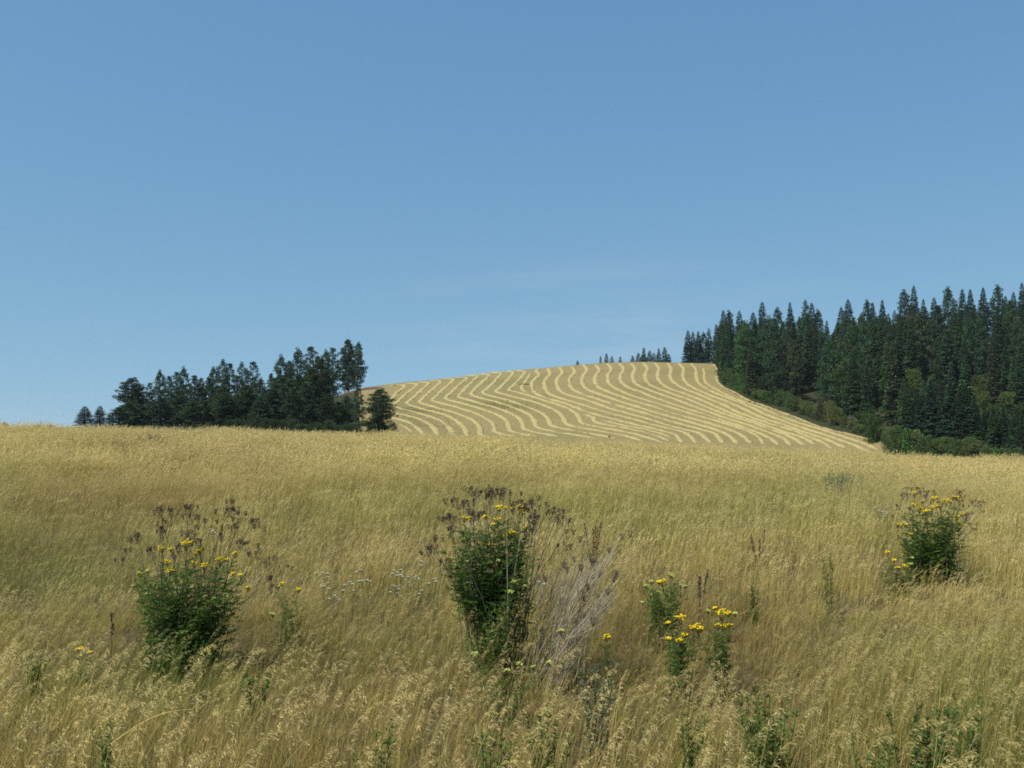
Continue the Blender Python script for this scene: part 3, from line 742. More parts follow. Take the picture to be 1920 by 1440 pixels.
# interior firs
placed = [(x, Y) for (x, y, w, Y) in SKYLINE]
cand = []
tries = 0
while len(cand) < 262 and tries < 60000:
    tries += 1
    px = random.uniform(1352, 2010)
    u = ray(px, 780)[0]
    Ye = float(edge_Y(u)) if px < 1690 else 215 - (px - 1690) * 0.09
    Ymax = 395 if px < 1700 else 372
    Y0 = Ye + random.choice((8, 12, 16))
    if Y0 >= Ymax: continue
    Y = Y0 + (Ymax - Y0) * random.random() ** 1.1
    X = u * Y
    if any((X - a) ** 2 + (Y - b) ** 2 < 3.7 ** 2 for a, b in cand): continue
    h = random.uniform(15, 23.5) * (1.0 if Y > 260 else 0.86)
    zb = float(H(X, Y))
    ytop = 814 - (zb + h - 1.7) / Y * F
    ybase = 814 - (zb - 1.7) / Y * F
    # keep the silhouette and the glimpsed trees free
    sil = np.interp(px, [1340, 1356, 1400, 1429, 1481, 1510, 1550, 1590, 1640, 1697, 1713, 1777, 1916], [600, 590, 590, 580, 580, 575, 608, 575, 580, 565, 560, 560, 550]) + 12
    if ytop < sil:
        h -= (sil + random.uniform(0, 25) - ytop) * Y / F
        if h < 9: continue
    rpx = h * 0.145 * F / Y
    if any(abs(px - gx) < gw * 0.3 + rpx * 0.45 and Y < gY and ytop < gy + 22 for gx, gy, gw, gY in GX):
        # a lower tree may still stand in front
        need = max(gy + 24 for gx, gy, gw, gY in GX if abs(px - gx) < gw * 0.3 + rpx * 0.45 and Y < gY)
        h -= (need - ytop) * Y / F
        if h < 6: continue
    cand.append((X, Y))
    fr = Y < Ye + 26
    r = h * random.uniform(0.115, 0.16)
    c = vary(C_FIR, 0.25)
    if random.random() < 0.12: c = vary((0.078, 0.098, 0.048), 0.15)
    elif random.random() < 0.3: c = vary((0.066, 0.118, 0.046), 0.2)
    v = FIRS[random.randrange(6)]
    spec = 'fir'
    if random.random() < 0.27: v = PINES[(0, 1, 3, 5)[random.randrange(4)]]; r *= 1.15; spec = 'pine'
    plant(spec + '_tree', v, (X, Y, zb - 0.15), h, r, c,
          f'dark {spec} at the front of the forest, rising right behind the edge shrubs' if fr else f'dark {spec} crowded among the others inside the hillside forest',
          'tree', f'front {spec}s of the forest' if fr else f'{spec}s inside the forest')
for k, px in enumerate(range(1700, 2030, 9)):
    Y = 206 + (k * 11) % 24
    yt = random.uniform(700, 770) if px < 1830 else random.uniform(757, 775)
    b, h = stand(px, yt, Y)
    plant('fir_tree', FIRS[k % 6], b, h, h * random.uniform(0.14, 0.2), vary((0.046, 0.09, 0.045), 0.2), 'dark fir at the front of the forest, rising right behind the edge shrubs', 'tree', 'front firs of the forest')
for k, px in enumerate(range(1826, 2040, 9)):
    Y = 258 + (k * 17) % 50
    b, h = stand(px, random.uniform(650, 705) if abs(px - 1838) > 24 else 640, Y if abs(px - 1838) > 24 else 300)
    plant('fir_tree', FIRS[(k + 2) % 6], b, h, h * random.uniform(0.125, 0.17), vary(C_FIR, 0.2), 'dark fir crowded among the others inside the hillside forest', 'tree', 'firs inside the forest')
# shrubs along the foot of the forest
GREEN, OLIVE, GREY, FRESH = (0.085, 0.135, 0.045), (0.14, 0.16, 0.052), (0.19, 0.20, 0.14), (0.09, 0.19, 0.045)
ORD += ['thirty-seventh', 'thirty-eighth', 'thirty-ninth', 'fortieth', 'forty-first', 'forty-second', 'forty-third', 'forty-fourth', 'forty-fifth', 'forty-sixth', 'forty-seventh', 'forty-eighth', 'forty-ninth', 'fiftieth',
        'fifty-first', 'fifty-second', 'fifty-third', 'fifty-fourth', 'fifty-fifth', 'fifty-sixth', 'fifty-seventh', 'fifty-eighth', 'fifty-ninth', 'sixtieth', 'sixty-first']
SHR = [ # px, base y, width px, height px, colour
 (1352, 706, 22, 34, GREEN), (1366, 722, 26, 34, GREEN), (1380, 731, 26, 30, GREEN), (1398, 740, 26, 34, GREEN), (1412, 748, 22, 26, OLIVE), (1418, 750, 26, 18, FRESH), (1438, 757, 28, 20, FRESH),
 (1452, 760, 24, 22, GREEN), (1470, 766, 28, 30, GREEN), (1488, 774, 26, 30, GREEN), (1508, 780, 26, 26, OLIVE), (1526, 788, 28, 26, GREEN), (1545, 793, 24, 44, (0.06, 0.075, 0.045)), (1566, 800, 30, 34, OLIVE),
 (1582, 804, 22, 20, OLIVE), (1597, 808, 24, 24, GREY), (1612, 814, 26, 16, OLIVE), (1640, 822, 34, 18, OLIVE), (1662, 830, 30, 20, OLIVE), (1684, 842, 36, 42, GREEN), (1708, 844, 36, 38, FRESH), (1732, 848, 34, 34, GREEN),
 (1755, 850, 36, 34, GREEN), (1778, 852, 34, 32, OLIVE), (1800, 853, 32, 28, GREEN), (1824, 855, 36, 36, GREEN), (1846, 856, 30, 28, GREEN), (1866, 857, 32, 20, OLIVE), (1890, 858, 30, 18, GREEN), (1915, 859, 34, 20, GREEN),
 (1375, 712, 26, 40, GREEN), (1405, 728, 28, 40, GREEN), (1425, 738, 24, 30, (0.055, 0.085, 0.03)), (1480, 752, 26, 26, GREEN), (1570, 786, 24, 30, (0.065, 0.085, 0.03)), (1616, 806, 26, 30, (0.07, 0.10, 0.035)), (1648, 818, 30, 34, (0.06, 0.09, 0.03))]
S2 = SHR[30:]; S1 = SHR[:30]
mids = [(0.5 * (a[0] + b[0]), 0.5 * (a[1] + b[1]) - 1.5, 0.5 * (a[2] + b[2]), 0.5 * (a[3] + b[3]) * random.uniform(0.75, 1.05), random.choice((GREEN, OLIVE, GREEN, FRESH))) for a, b in zip(S1[:-1], S1[1:])]
SHR = sorted(S1 + mids, key=lambda q: q[0]); n_front = len(SHR); SHR = SHR + S2
names_sh = {GREEN: 'dark green', OLIVE: 'olive green', GREY: 'pale grey', FRESH: 'fresh green'}
for k, (px, yb, wp, hp, c) in enumerate(SHR):
    p = hit(px, yb) if px < 1672 else np.array([*at(px, yb, 205 - (px - 1672) * 0.07)[:2], 0])
    p[2] = H(p[0], p[1])
    p = p + np.array([0.4, 2.2, 0]); p[2] = H(p[0], p[1])
    if px >= 1672: hp = hp + (yb - 814) - (1.7 - p[2]) * 0 - ((1.7 - p[2]) * F / p[1] - (yb - 814)) * -1 - (yb - 814) + 0
    h = max(1.6, hp * p[1] / F)
    lab = f'{names_sh.get(c, "mottled green")} rounded shrub at the forest foot, {ORD[k]} down the field edge' if k < n_front else f'green shrub in the second line behind the forest edge shrubs, {ORD[k - n_front]} going down'
    plant('shrub', SHRUBS[k % 5], (p[0], p[1], p[2] - 0.1), h, wp * 0.5 * p[1] / F * 1.25, vary(c, 0.12), lab, 'shrub', 'shrubs along the forest foot', parts=('stem', 'foliage'))
for k, (px, yb, wp, hp, lab) in enumerate(((736, 806, 20, 12, 'low olive shrub at the right foot of the stout round pine'),)):
    p = hit(px, 809)
    plant('shrub', SHRUBS[1], p, 1.9, 1.2, (0.06, 0.07, 0.03), lab, 'shrub', None, parts=('stem', 'foliage'))

# low dark shrubs closing the foot of the left grove
for k, px in enumerate(range(430, 700, 17)):
    Y = 203 + (k * 5) % 8; u = ray(px, 800)[0]; x = u * Y
    plant('shrub', SHRUBS[k % 5], (x, Y, float(H(x, Y)) - 0.1), random.uniform(1.8, 3.2), random.uniform(1.5, 2.2), vary((0.05, 0.085, 0.034), 0.2),
          'low dark green shrub at the shaded foot of the left grove', 'shrub', 'shrubs at the foot of the left grove', parts=('stem', 'foliage'))

# red soil bank at the left end of the hill crest
mb = MB()
pts = np.array([hit(x, y) for x, y in ((634, 742), (650, 738.5), (668, 735), (684, 731), (700, 729.5), (712, 728), (718, 727))])
pts = resample(pts, 1.2)
n = len(pts)
prof = [(-1.6, -0.2), (-0.7, 0.75), (0.0, 1.0), (1.2, 0.85), (2.4, -0.2)]
V = np.zeros((n, 5, 3))
for j, (a, b) in enumerate(prof):
    V[:, j] = pts; V[:, j, 1] += a + rng.normal(0, 0.12, n)
    V[:, j, 2] = H(V[:, j, 0], V[:, j, 1]) + (0.5 * b) * np.clip(np.minimum(np.arange(n), n - 1 - np.arange(n)) / 4, 0.1, 1) * (1 + 0.2 * rng.normal(size=n))
i = np.arange(n - 1)[:, None] * 5; j = np.arange(4)[None]
mb.add(V.reshape(-1, 3), quads=np.stack([i + j, i + j + 1, i + 6 + j, i + 5 + j], -1).reshape(-1, 4))
tag(mb.build('soil_bank', M_redsoil), 'low bank of bare reddish soil at the left end of the hill crest', 'bank', kind='structure')

# a dark bird, a stick and a stone-like clod on the mown hill
M_dark = leaf_mat('dark_brown', (0.03, 0.022, 0.016), 0.3, 0.0)
M_wood = leaf_mat('weathered_wood', (0.10, 0.06, 0.035), 0.3, 0.0)
def bird(px, py, label):
    p = hit(px, py); mb = MB()
    n = 9; t = np.linspace(0, 1, n)
    cl = np.column_stack([(t - 0.5) * 0.75, 0 * t, 0.22 + 0.38 * t ** 1.4])
    rad = np.interp(t, [0, 0.2, 0.45, 0.68, 0.78, 0.9, 1], [0.03, 0.08, 0.17, 0.13, 0.08, 0.085, 0.015])
    tube(mb, cl, rad, 8)
    tube(mb, [[-0.02, 0.05, 0.36], [-0.02, 0.06, -0.03]], [0.018, 0.015], 5); tube(mb, [[0.04, -0.05, 0.36], [0.04, -0.06, -0.03]], [0.018, 0.015], 5)
    o = mb.build('bird', M_dark, loc=p, smooth=True)
    tag(o, label, 'bird')
bird(745, 782.5, 'dark bird standing on the mown slope right of the stout round pine')
mb = MB()
tube(mb, [[-1.9, 0, 0.22], [-0.7, 0.1, 0.34], [0.5, 0, 0.3], [1.9, 0.15, 0.2]], [0.08, 0.15, 0.14, 0.05], 7)
tube(mb, [[0.3, 0, 0.3], [0.7, 0.1, 0.55], [1.1, 0.1, 0.62]], [0.06, 0.05, 0.02], 5)
tag(mb.build('fallen_branch', M_wood, loc=hit(984, 722)), 'dark fallen branch lying high on the mown hill', 'branch')
bird(1142.5, 821, 'small dark bird at the foot of the mown hill close to the meadow grass')

# ------------------------------------------------------------------ meadow grass
TINTS = [('green', (0.135, 0.165, 0.045))]
M_stem = leaf_mat('grass_stem', (0.62, 0.49, 0.165), 0.22, 0.35, tint=[('green', (0.21, 0.27, 0.06)), ('brown', (0.36, 0.245, 0.095))], scale=1.2)
M_head = leaf_mat('grass_head', (0.82, 0.66, 0.285), 0.2, 0.4, tint=[('green', (0.42, 0.40, 0.13)), ('brown', (0.46, 0.315, 0.13))], scale=1.2)
M_blade = leaf_mat('grass_blade', (0.54, 0.42, 0.14), 0.3, 0.45, tint=[('green', (0.17, 0.23, 0.05)), ('brown', (0.28, 0.19, 0.075))], scale=2.0)
M_green = leaf_mat('grass_green_blade', (0.16, 0.23, 0.045), 0.3, 0.45, scale=2.0)
GM = [M_stem, M_head, M_blade, M_green]
def curve(g, base, h, th0, th1, az, n):
    """a stalk that bends from angle th0 to th1 (from the vertical) towards azimuth az"""
    th = th0 + (th1 - th0) * np.linspace(0, 1, n) ** 1.6
    ds = h / (n - 1)
    x = np.concatenate([[0], np.cumsum(np.sin(th[:-1]) * ds)]); z = np.concatenate([[0], np.cumsum(np.cos(th[:-1]) * ds)])
    return base + np.column_stack([x * math.cos(az), x * math.sin(az), z]), th[-1]

def clump(seed, lod, stalks, rad, htop=0.8, headk='nod'):
    g = np.random.default_rng(seed)
    mb = MB()
    for s in range(stalks):
        b = np.array([g.normal(0, rad * 0.6), g.normal(0, rad * 0.6), -0.03])
        az = g.normal(-0.1, 0.55)
        bare = g.random() < (0.68, 0.42, 0.25)[lod]
        h = htop * (g.uniform(0.78, 1.16) if not bare else g.uniform(0.35, 0.75))
        hl = g.uniform(0.12, 0.22) if headk == 'nod' else g.uniform(0.06, 0.11)
        th1 = abs(g.normal(0.30, 0.16))
        n = (7, 5, 3)[lod]
        P, te = curve(g, b, h - hl, g.normal(0.06, 0.06), th1, az, n)
        if lod == 0: tube(mb, P, np.linspace(0.0019, 0.0010, n), 3, 0)
        else:
            sd_ = norm(np.array([g.normal(), g.normal(), 0.05])); ribbon(mb, P, (0, 0.0026, 0.0044)[lod], sd_, 0)
        if bare:
            hl = 0.0
        droop = g.uniform(0.35, 1.25) if headk == 'nod' else g.uniform(0.0, 0.3)
        Hd, _ = curve(g, P[-1], hl, te, te + droop, az, 6)
        m = (26, 14, 8)[lod] if not bare else 0
        if lod == 0 and headk == 'nod' and not bare: m = int(g.uniform(34, 56))
        t = np.sort(g.uniform(0, 1, m))
        c = np.stack([np.interp(t, np.linspace(0, 1, 6), Hd[:, k]) for k in range(3)], 1)
        dd = norm(np.stack([np.interp(t, np.linspace(0, 1, 6), np.gradient(Hd[:, k])) for k in range(3)], 1))
        loose = 0.015 * np.sin(t * 2.8 + 0.25) if headk == 'nod' else 0.004
        off = g.normal(size=(m, 3)); off[:, 2] -= 0.6; off = norm(off)
        c = c + off * np.reshape(loose, (-1, 1)) * g.uniform(0.2, 1.3, (m, 1))
        d = dd + 0.32 * g.normal(size=(m, 3)) + [0.18, 0, -0.14]
        L_ = (g.uniform(0.011, 0.022, m), g.uniform(0.018, 0.032, m), g.uniform(0.035, 0.06, m))[lod]
        if m and lod == 0 and headk == 'nod':
            # drooping side branches, each with a few spikelets
            nb = int(g.uniform(16, 24)); tb = np.sort(g.uniform(0, 0.97, nb))
            cb = np.stack([np.interp(tb, np.linspace(0, 1, 6), Hd[:, k]) for k in range(3)], 1)
            db = norm(np.stack([np.interp(tb, np.linspace(0, 1, 6), np.gradient(Hd[:, k])) for k in range(3)], 1))
            lb = g.uniform(0.018, 0.042, nb) * (1.15 - 0.75 * tb)
            sidev = np.array([math.cos(az), math.sin(az), 0.1]) + 0.5 * g.normal(size=(nb, 3))
            d0 = norm(db * 0.9 + sidev * 0.75)
            ss = np.array([0.15, 0.4, 0.65, 0.95])
            pts = cb[:, None] + d0[:, None] * (lb[:, None] * ss)[..., None] + np.array([0, 0, -1.0]) * (lb[:, None] * 0.55 * ss ** 2)[..., None]
            tgt = d0[:, None] + np.array([0, 0, -1.1]) * ss[None, :, None] + 0.18 * g.normal(size=(nb, 4, 3))
            c = pts.reshape(-1, 3); d = tgt.reshape(-1, 3); m = len(c)
            L_ = g.uniform(0.010, 0.018, m)
        if m: leaves(mb, c, d, L_, L_ * (0.17, 0.20, 0.21)[lod], 1, bend=0.1)
        if lod == 0 and m: tube(mb, Hd, np.linspace(0.0008, 0.0004, 6), 3, 1)
        # leaf blades
        nbld = (2, 1, 1)[lod]
        for q in range(nbld):
            k = g.integers(0, max(1, n - 2)); z0 = P[k]
            l = g.uniform(0.14, 0.36)
            Bp, _ = curve(g, z0, l, g.uniform(0.15, 0.5), g.uniform(0.8, 2.0), g.uniform(-1.8, 1.6), (6, 4, 3)[lod])
            sd_ = norm(np.array([g.normal(), g.normal(), 0.1]))
            nn = len(Bp)
            ribbon(mb, Bp, np.linspace(1, 0.15, nn) * (0.0042, 0.0052, 0.008)[lod], sd_, 2)
    # basal tuft of short blades
    for q in range(int(stalks * (2.2, 1.4, 0.8)[lod])):
        b = np.array([g.normal(0, rad * 0.7), g.normal(0, rad * 0.7), -0.02])
        Bp, _ = curve(g, b, g.uniform(0.18, 0.5) * htop / 0.8, g.uniform(0.0, 0.35), g.uniform(0.3, 1.5), g.uniform(-3.1, 3.1), (5, 4, 3)[lod])
        sd_ = norm(np.array([g.normal(), g.normal(), 0.1]))
        ribbon(mb, Bp, np.linspace(1, 0.15, len(Bp)) * (0.0045, 0.0055, 0.009)[lod], sd_, 3 if g.random() < 0.22 else 2)
    return mb

lib = bpy.data.collections.new('grass_library')
n_var = []
idx = 0
LODS = [dict(lod=0, stalks=7, rad=0.10, n=9), dict(lod=1, stalks=15, rad=0.22, n=7), dict(lod=2, stalks=30, rad=0.48, n=7)]
start = []
for Ld in LODS:
    start.append(idx)
    for k in range(Ld['n']):
        hk = 'spike' if k % 3 == 2 else 'nod'
        me = clump(900 + idx, Ld['lod'], Ld['stalks'], Ld['rad'], 0.82 if hk == 'nod' else 0.66, hk).mesh('grass_clump', GM)
        o = bpy.data.objects.new('grass_clump_%02d' % idx, me)
        lib.objects.link(o); idx += 1

def scatter(y0, y1, dens, lod):
    umax = 0.60
    A = umax * (y1 * y1 - y0 * y0)
    n = int(A * dens)
    Y = np.sqrt(rng.uniform(y0 * y0, y1 * y1, n)); u = rng.uniform(-umax, umax, n)
    X = u * Y
    dn = smooth_noise(X, Y, 1.7, 21) * 0.5 + smooth_noise(X, Y, 5.0, 22) * 0.5
    keep = rng.random(n) < np.clip(0.85 + 0.5 * dn, 0.25, 1)
    return X[keep], Y[keep], np.full(keep.sum(), lod)
parts_ = [scatter(1.3, 9.5, 60, 0), scatter(9.0, 25, 20, 1), scatter(24, 84, 6.5, 2)]
GXc = np.concatenate([p[0] for p in parts_]); GYc = np.concatenate([p[1] for p in parts_]); GL = np.concatenate([p[2] for p in parts_])
GZ = H(GXc, GYc)
nG = len(GXc)
var = np.zeros(nG, int)
spk = smooth_noise(GXc, GYc, 3.5, 31)
for l, Ld in enumerate(LODS):
    m = GL == l
    var[m] = start[l] + rng.integers(0, Ld['n'], m.sum())
green = np.clip(0.24 + 0.65 * smooth_noise(GXc, GYc * 1.5, 5.0, 41) + 0.35 * smooth_noise(GXc, GYc, 1.1, 42), 0, 1)
green *= np.interp(GYc, [0, 5, 9, 16, 24, 50], [1.0, 0.95, 0.75, 0.5, 0.25, 0.2])
pp_x = 960 + GXc / GYc * F; pp_y = 814 + (1.7 - GZ) * F / GYc
def patch(x, y, rx, ry):
    return np.exp(-((pp_x - x) / rx) ** 2 - ((pp_y - y) / ry) ** 2)
green = np.clip(green + 0.6 * patch(60, 1080, 240, 60) + 0.6 * patch(1500, 960, 260, 22) * 0.8 + 0.45 * patch(340, 1330, 200, 60) + 0.3 * patch(1450, 880, 120, 12), 0, 0.92)
brown = np.clip(0.30 + 0.5 * smooth_noise(GXc, GYc * 1.6, 7.0, 51) + 0.35 * smooth_noise(GXc, GYc, 1.9, 52), 0, 0.95) * np.interp(GYc, [0, 4.5, 6.5, 8, 13, 20, 30, 60], [0.45, 0.6, 1.0, 1.15, 1.05, 0.7, 0.5, 0.4])
brown = np.clip(brown, 0, 0.95)
me = bpy.data.meshes.new('meadow_grass')
me.vertices.add(nG)
me.vertices.foreach_set('co', np.stack([GXc, GYc, GZ], 1).astype(np.float32).ravel())
def fattr(nm, arr, typ='FLOAT'):
    a = me.attributes.new(nm, typ, 'POINT')
    a.data.foreach_set('vector' if typ == 'FLOAT_VECTOR' else 'value', arr.ravel())
rot = np.stack([rng.normal(0, 0.05, nG), rng.normal(0.02, 0.07, nG), rng.normal(0, 0.45, nG)], 1).astype(np.float32)
fattr('rot', rot, 'FLOAT_VECTOR')
hs = (0.93 + 0.22 * smooth_noise(GXc, GYc, 2.6, 61) + 0.10 * smooth_noise(GXc, GYc, 8.0, 62) + rng.normal(0, 0.07, nG)).astype(np.float32)
hs = hs * np.interp(GYc, [1.3, 3.7, 4.6, 5.4, 8.5, 10.5, 14, 20, 45], [1.0, 1.0, 0.86, 0.6, 0.55, 0.6, 0.8, 0.95, 1.0])
tallr = np.clip((pp_x - 1420) / 220, 0, 1) * np.exp(-((GYc - 5.6) / 1.3) ** 2)          # taller stand towards the right
hs = hs + 0.42 * tallr
for (bpx, bY, hw, back, low) in ((345, 7.3, 0.62, 1.9, 0.84), (925, 7.0, 0.45, 1.2, 1.4), (1060, 6.85, 0.6, 1.7, 1.0), (1753, 11.2, 0.55, 2.6, 0.6), (1690, 10.2, 0.3, 1.3, 0.7), (1246, 8.0, 0.35, 1.3, 0.75),
                                 (1290, 6.5, 0.36, 1.3, 0.75), (1345, 6.7, 0.3, 1.3, 0.75), (1137, 6.6, 0.15, 1.0, 0.8), (545, 8.0, 0.25, 1.2, 0.75), (950, 6.0, 0.4, 0.9, 0.75), (690, 9.2, 1.0, 1.8, 0.8),
                                 (1440, 4.6, 0.2, 0.7, 0.9), (1730, 4.2, 0.22, 0.7, 0.9), (1650, 3.7, 0.15, 0.5, 0.8), (1030, 4.3, 0.15, 0.6, 0.9), (205, 4.0, 0.15, 0.6, 0.9), (1120, 5.2, 0.15, 0.7, 0.9)):
    bX = ray(bpx, 1100)[0] * bY
    dx = np.abs(GXc / GYc * bY - bX); dy = bY + 0.12 - GYc
    inside = np.clip((hw + 0.2 - dx) / 0.2, 0, 1) * np.clip(dy / 0.15, 0, 1) * np.clip((back - dy) / 0.4, 0, 1)
    hs = hs * (1 - (1 - low) * inside)
hs = np.clip(hs, 0.3, 1.25)
hw_ = np.clip(0.55 + 0.45 * hs, 0.75, 1.1)
fattr('size', np.stack([hw_, hw_, hs], 1).astype(np.float32), 'FLOAT_VECTOR')
fattr('variant', var.astype(np.int32), 'INT')
fattr('green', green.astype(np.float32)); fattr('brown', brown.astype(np.float32))
me.update()
for m in GM: me.materials.append(m)
grass = bpy.data.objects.new('meadow_grass', me)
COL.objects.link(grass)
tag(grass, 'tall dry golden meadow grass with nodding seed heads', 'grass', kind='stuff')
ng = bpy.data.node_groups.new('grass_scatter', 'GeometryNodeTree')
ng.interface.new_socket('Geometry', in_out='INPUT', socket_type='NodeSocketGeometry')
ng.interface.new_socket('Geometry', in_out='OUTPUT', socket_type='NodeSocketGeometry')
N = ng.nodes
gi = N.new('NodeGroupInput'); go = N.new('NodeGroupOutput')
ci = N.new('GeometryNodeCollectionInfo'); ci.inputs['Collection'].default_value = lib
ci.inputs['Separate Children'].default_value = True; ci.inputs['Reset Children'].default_value = True
ip = N.new('GeometryNodeInstanceOnPoints'); ip.inputs['Pick Instance'].default_value = True
def named(nm, typ):
    a = N.new('GeometryNodeInputNamedAttribute'); a.data_type = typ; a.inputs['Name'].default_value = nm
    return a.outputs['Attribute']
ng.links.new(gi.outputs[0], ip.inputs['Points'])
ng.links.new(ci.outputs[0], ip.inputs['Instance'])
ng.links.new(named('variant', 'INT'), ip.inputs['Instance Index'])
er = N.new('FunctionNodeEulerToRotation')
ng.links.new(named('rot', 'FLOAT_VECTOR'), er.inputs[0])
ng.links.new(er.outputs[0], ip.inputs['Rotation'])
ng.links.new(named('size', 'FLOAT_VECTOR'), ip.inputs['Scale'])
ng.links.new(ip.outputs[0], go.inputs[0])
md = grass.modifiers.new('scatter', 'NODES'); md.node_group = ng

# ------------------------------------------------------------------ tansy bushes and other meadow plants
M_tleaf = leaf_mat('tansy_leaf', (0.085, 0.155, 0.03), 0.35, 0.4, scale=9.0)
M_tleaf2 = leaf_mat('tansy_leaf_young', (0.16, 0.225, 0.05), 0.3, 0.4, scale=9.0)
M_tstem = leaf_mat('tansy_stem', (0.10, 0.12, 0.04), 0.3, 0.0, scale=9.0)
M_yellow = leaf_mat('tansy_flower', (0.80, 0.56, 0.014), 0.15, 0.1, scale=30.0)
M_bud = leaf_mat('tansy_bud', (0.40, 0.42, 0.10), 0.2, 0.1, scale=30.0)
M_drydark = leaf_mat('dry_stalk_dark', (0.09, 0.064, 0.048), 0.3, 0.0, scale=14.0)
M_drygrey = leaf_mat('dry_stalk_grey', (0.40, 0.345, 0.255), 0.25, 0.0, scale=14.0)
M_seed = leaf_mat('seed_head', (0.125, 0.082, 0.056), 0.3, 0.05, scale=20.0)
M_white = leaf_mat('yarrow_flower', (0.72, 0.70, 0.62), 0.1, 0.15, scale=20.0)
M_sage = leaf_mat('sage_leaf', (0.20, 0.22, 0.13), 0.25, 0.25, scale=8.0)
M_rust = leaf_mat('rust_seed', (0.17, 0.085, 0.045), 0.3, 0.15, scale=20.0)
M_thistle = leaf_mat('thistle_head', (0.30, 0.25, 0.22), 0.25, 0.15, scale=30.0)

def arc(a, b, bow, n=7):
    a, b = np.asarray(a, float), np.asarray(b, float)
    t = np.linspace(0, 1, n)[:, None]
    out = (b - a) * [1, 1, 0]
    p = a + (b - a) * t
    p[:, :2] -= (out * bow)[None, :2] * np.sin(t * math.pi)
    return p

def fern_leaves(mb, P, count, size, mat, start=0.12, end=0.95, g=rng):
    """pinnate leaves along the stem P"""
    n = len(P)
    t = g.uniform(start, end, count)
    c = np.stack([np.interp(t * (n - 1), np.arange(n), P[:, k]) for k in range(3)], 1)
    an = g.uniform(0, 6.28, count)
    d = norm(np.stack([np.cos(an), np.sin(an), g.uniform(0.1, 0.9, count)], 1))
    for k in range(count):
        ln = size * g.uniform(0.7, 1.25) * (1.15 - 0.5 * t[k])
        s = np.linspace(0.15, 1.0, 6)
        pts = c[k] + d[k] * (s * ln)[:, None]; pts[:, 2] -= (s * ln) ** 2 * 2.2
        side = norm(np.cross(d[k], [0, 0, 1.0]))
        for sg in (-1, 1):
            leaves(mb, pts, d[k] * 0.7 + side * sg * 0.9 + g.normal(0, 0.2, (6, 3)), ln * 0.34 * (1.1 - 0.6 * s), ln * 0.13, mat)
        leaves(mb, pts[-1:], d[k][None], ln * 0.2, ln * 0.09, mat)

def corymb(c, rad, mats, g, count=None, tilt=0.0):
    """flat-topped cluster of button flowers; its short stalks meet below"""
    mb = MB()
    count = count or int(7 + rad * 330)
    foot = np.array([0, 0, -rad * 1.5])
    for k in range(count):
        a = k * 2.4 + g.normal(0, 0.3); r = rad * math.sqrt((k + 0.5) / count)
        p = np.array([math.cos(a) * r, math.sin(a) * r, -0.25 * r * r / rad + g.normal(0, rad * 0.2) + tilt * math.cos(a) * r])
        blob(mb, p, g.uniform(0.0066, 0.0092), 0, 6, 0.8)
        tube(mb, [foot, 0.55 * p + 0.45 * foot + [0, 0, -0.004], p - [0, 0, 0.003]], 0.0009, 3, 1)
    return mb

def seed_corymb(rad, g, count):
    mb = MB()
    foot = np.array([0, 0, -rad * 1.9])
    for k in range(count):
        a = k * 2.4 + g.normal(0, 0.4); r = rad * math.sqrt((k + 0.4) / count) * g.uniform(0.8, 1.2)
        p = np.array([math.cos(a) * r, math.sin(a) * r, -0.3 * r * r / rad + g.normal(0, rad * 0.16)])
        blob(mb, p, g.uniform(0.0036, 0.0056), 0, 5, 0.75)
        tube(mb, [foot, 0.5 * p + 0.5 * foot + [0, 0, -0.008], p], 0.0011, 3, 1)
    return mb

